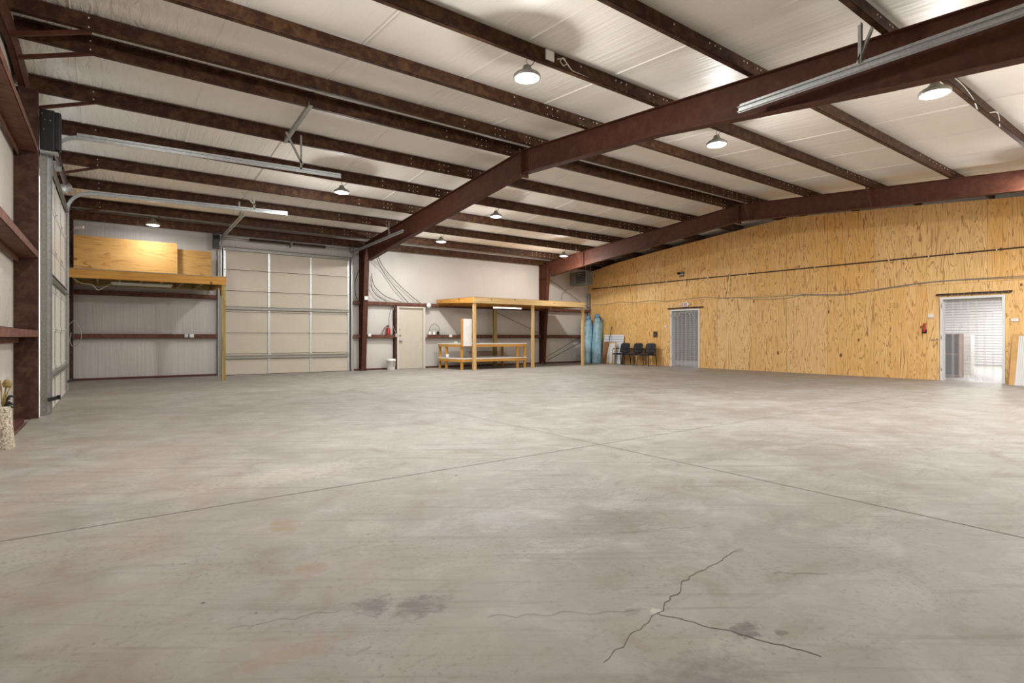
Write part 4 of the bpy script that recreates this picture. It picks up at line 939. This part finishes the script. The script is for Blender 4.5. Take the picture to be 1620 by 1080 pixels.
def lean(name, label, cat, y0, y1, h, xb, xt, mat, th=.02, frame=None, fw=.04):
    t = thing(name, label, cat, (xb, (y0+y1)/2, 0), 'boards leaning on the plywood wall')
    def quad(y0, y1, u0, u1, off, th):
        P = lambda y, u, o: (xb+(xt-xb)*u-o, y, h*u)
        m = MB(); m.add([P(y0, u0, off), P(y1, u0, off), P(y1, u1, off), P(y0, u1, off), P(y0, u0, off+th), P(y1, u0, off+th), P(y1, u1, off+th), P(y0, u1, off+th)],
                        [(0,1,2,3),(7,6,5,4),(0,4,5,1),(1,5,6,2),(2,6,7,3),(3,7,4,0)]); return m
    quad(y0, y1, 0, 1, 0, th).obj('panel', mat, t)
    if frame:
        e = fw/h
        for (a, b, u, v) in ((y0, y0+fw, 0, 1), (y1-fw, y1, 0, 1), (y0+fw, y1-fw, 0, e), (y0+fw, y1-fw, 1-e, 1)): quad(a, b, u, v, th, .015).obj('frame_rail', frame, t)
    return t
lean('ribbed_panel', 'white ribbed panel leaning on plywood behind the framed board', 'panel', 15.5, 16.6, 1.2, 16.86, 17.05, 'ribbed')
lean('brown_board', 'narrow brown hardboard leaning at the foot of the blue rolls', 'board', 16.15, 16.37, .90, 16.62, 16.80, 'tanboard')
lean('framed_board', 'white board in a tan frame leaning beside the chairs', 'board', 15.68, 16.13, .90, 16.62, 16.80, 'white', .02, 'pine_z', .05)
tag(MB().cyl((16.28, 15.85, 0.0), (17.07, 16.22, 1.55), .012, 10).obj('black_pole', 'black'), 'thin black pole leaning in front of the white framed board', 'pole')
t = lean('pegboard', 'white pegboard with tan backing leaning on plywood past the bright doorway', 'pegboard', 2.25, 3.46, 1.17, 16.72, 17.06, 'pegback', .012)
P = lambda y, u, o: (16.72+.34*u-.014-o, y, 1.17*u)
MB().add([P(2.25, .0, .006), P(3.36, .0, .006), P(3.34, .965, .006), P(2.25, .965, .006), P(2.25, .0, 0), P(3.36, .0, 0), P(3.34, .965, 0), P(2.25, .965, 0)],
         [(0,1,2,3),(7,6,5,4),(0,4,5,1),(1,5,6,2),(2,6,7,3),(3,7,4,0)]).obj('pegboard_face', 'peg', t)

# ------------------------------------------------------------------ chairs (local: faces -y, width along x)
def chair():
    t = thing('guest_chair', 'x', 'chair', (0, 0, 0), 'black guest chairs along the plywood wall')
    m = MB(); m.bev(-.235, .235, -.235, .225, .415, .465, .022); m.obj('seat', 'seat', t)
    m = MB(); m.sm = True; vs = []; n = 8
    for th in (0, .035):
        for j in range(n+1):
            for i in range(n+1):
                u, v = i/n*2-1, j/n*2-1; rr = (abs(u)**5+abs(v)**5); sq = 1/(max(1, rr**.2))
                x = .225*u*sq; z = .665+.20*v*sq; y = .215+.075*(z-.47)/.4+.035*(u*u-.3)*-.7+th
                vs.append((x, y, z))
    N = (n+1)**2; fs = []
    for j in range(n):
        for i in range(n):
            q = j*(n+1)+i; fs += [(q, q+1, q+n+2, q+n+1), (N+q+n+1, N+q+n+2, N+q+1, N+q)]
    for k in range(n):
        for (a, b) in ((k, k+1), (n*(n+1)+k, n*(n+1)+k+1), (k*(n+1), (k+1)*(n+1)), (k*(n+1)+n, (k+1)*(n+1)+n)): fs.append((a, b, N+b, N+a))
    m.add(vs, fs); m.obj('backrest', 'seat', t)
    for s in (-1, 1):
        MB().tube([(s*.265, -.25, 0), (s*.26, -.22, .40), (s*.26, -.20, .60), (s*.26, -.15, .645)], .014, 8).obj('leg', 'rubber', t)
        MB().tube([(s*.25, .30, 0), (s*.245, .235, .44), (s*.24, .235, .56), (s*.21, .27, .76)], .014, 8).obj('leg', 'rubber', t)
        MB().bev(s*.26-.024, s*.26+.024, -.19, .20, .635, .662, .010).tube([(s*.26, .18, .65), (s*.245, .235, .62)], .013, 8).obj('armrest', 'black', t)
    MB().tube([(-.25, -.20, .41), (.25, -.20, .41)], .012, 8).tube([(-.245, .22, .41), (.245, .22, .41)], .012, 8).tube([(-.255, -.2, .41), (-.245, .23, .41)], .012, 8).tube([(.255, -.2, .41), (.245, .23, .41)], .012, 8).obj('seat_frame', 'rubber', t)
    return t
c0 = chair()
for i, (x, y, lb) in enumerate(((16.55, 15.22, 'black guest chair next to the leaning white panels'), (16.55, 14.57, 'black guest chair in the middle of the three'), (16.55, 13.92, 'black guest chair closest to the narrow doorway'))):
    o = c0 if i == 0 else copy_tree(c0); o.location = (x, y, 0); o.rotation_euler = (0, 0, -PI/2+(.05, -.03, .06)[i]); o['label'] = lb

# ------------------------------------------------------------------ things in the bright room
t = thing('shelf_unit', 'dark brown shelf unit seen through the bright doorway', 'shelf', (18.65, 5.05, 0))
for y in (4.86, 5.26): B(18.6, 18.95, y, y+.03, 0, 1.2).obj('side_panel', 'tanboard', t)
for z in (.02, .62, 1.17): B(18.6, 18.95, 4.892, 5.258, z, z+.025).obj('shelf', 'tanboard', t)
B(18.93, 18.95, 4.892, 5.258, .05, 1.17).obj('back_panel', 'rail', t)
t = thing('storage_tower', 'tall white stack of drawers beside the brown shelf unit', 'drawers', (20.5, 5.2, 0))
for k in range(11): MB().bev(20.3, 20.6, 5.03, 5.30, .005+k*.105, .10+k*.105, .008).obj('drawer', 'white', t)

# ------------------------------------------------------------------ speckled pot at the left edge
t = thing('potted_plant', 'speckled stone pot with dried leaves at the foot of the left wall', 'plant', (-.86, 7.35, -.035))
m = MB().lathe([(.0, 0), (.085, 0), (.09, .03), (.075, .2), (.06, .42), (.05, .45), (.0, .45)], (-.86, 7.35, -.033), 18); m.obj('pot', 'speck', t)
r2 = random.Random(4)
for i in range(7):
    a = -.6+i*.4; L = .09+.03*r2.random(); z = .40+.03*(i % 3)
    m = MB(); p = Vector((-.86, 7.35, z)); q = p+Vector((math.cos(a)*L*.9, math.sin(a)*L, .05-.06*(i % 2))); m.tube([p, (p+q)/2+Vector((0, 0, .03)), q], [.008, .016, .003], 6); m.obj('leaf', 'rubber', t)
for i, (dx, z) in enumerate(((.02, .66), (.05, .62), (-.03, .68))):
    MB().tube([(-.86, 7.35, .4), (-.86+dx*.4, 7.33, .52), (-.85+dx, 7.32, z)], [.008, .007, .006], 6).obj('stem', 'treated_z', t)
MB().lathe([(.0, 0), (.03, .01), (.04, .04), (.02, .08), (0, .085)], (-.83, 7.32, .60), 10).obj('dried_bloom', 'treated_x', t)

for o in list(bpy.data.objects):
    if '_w' in o: del o['_w']
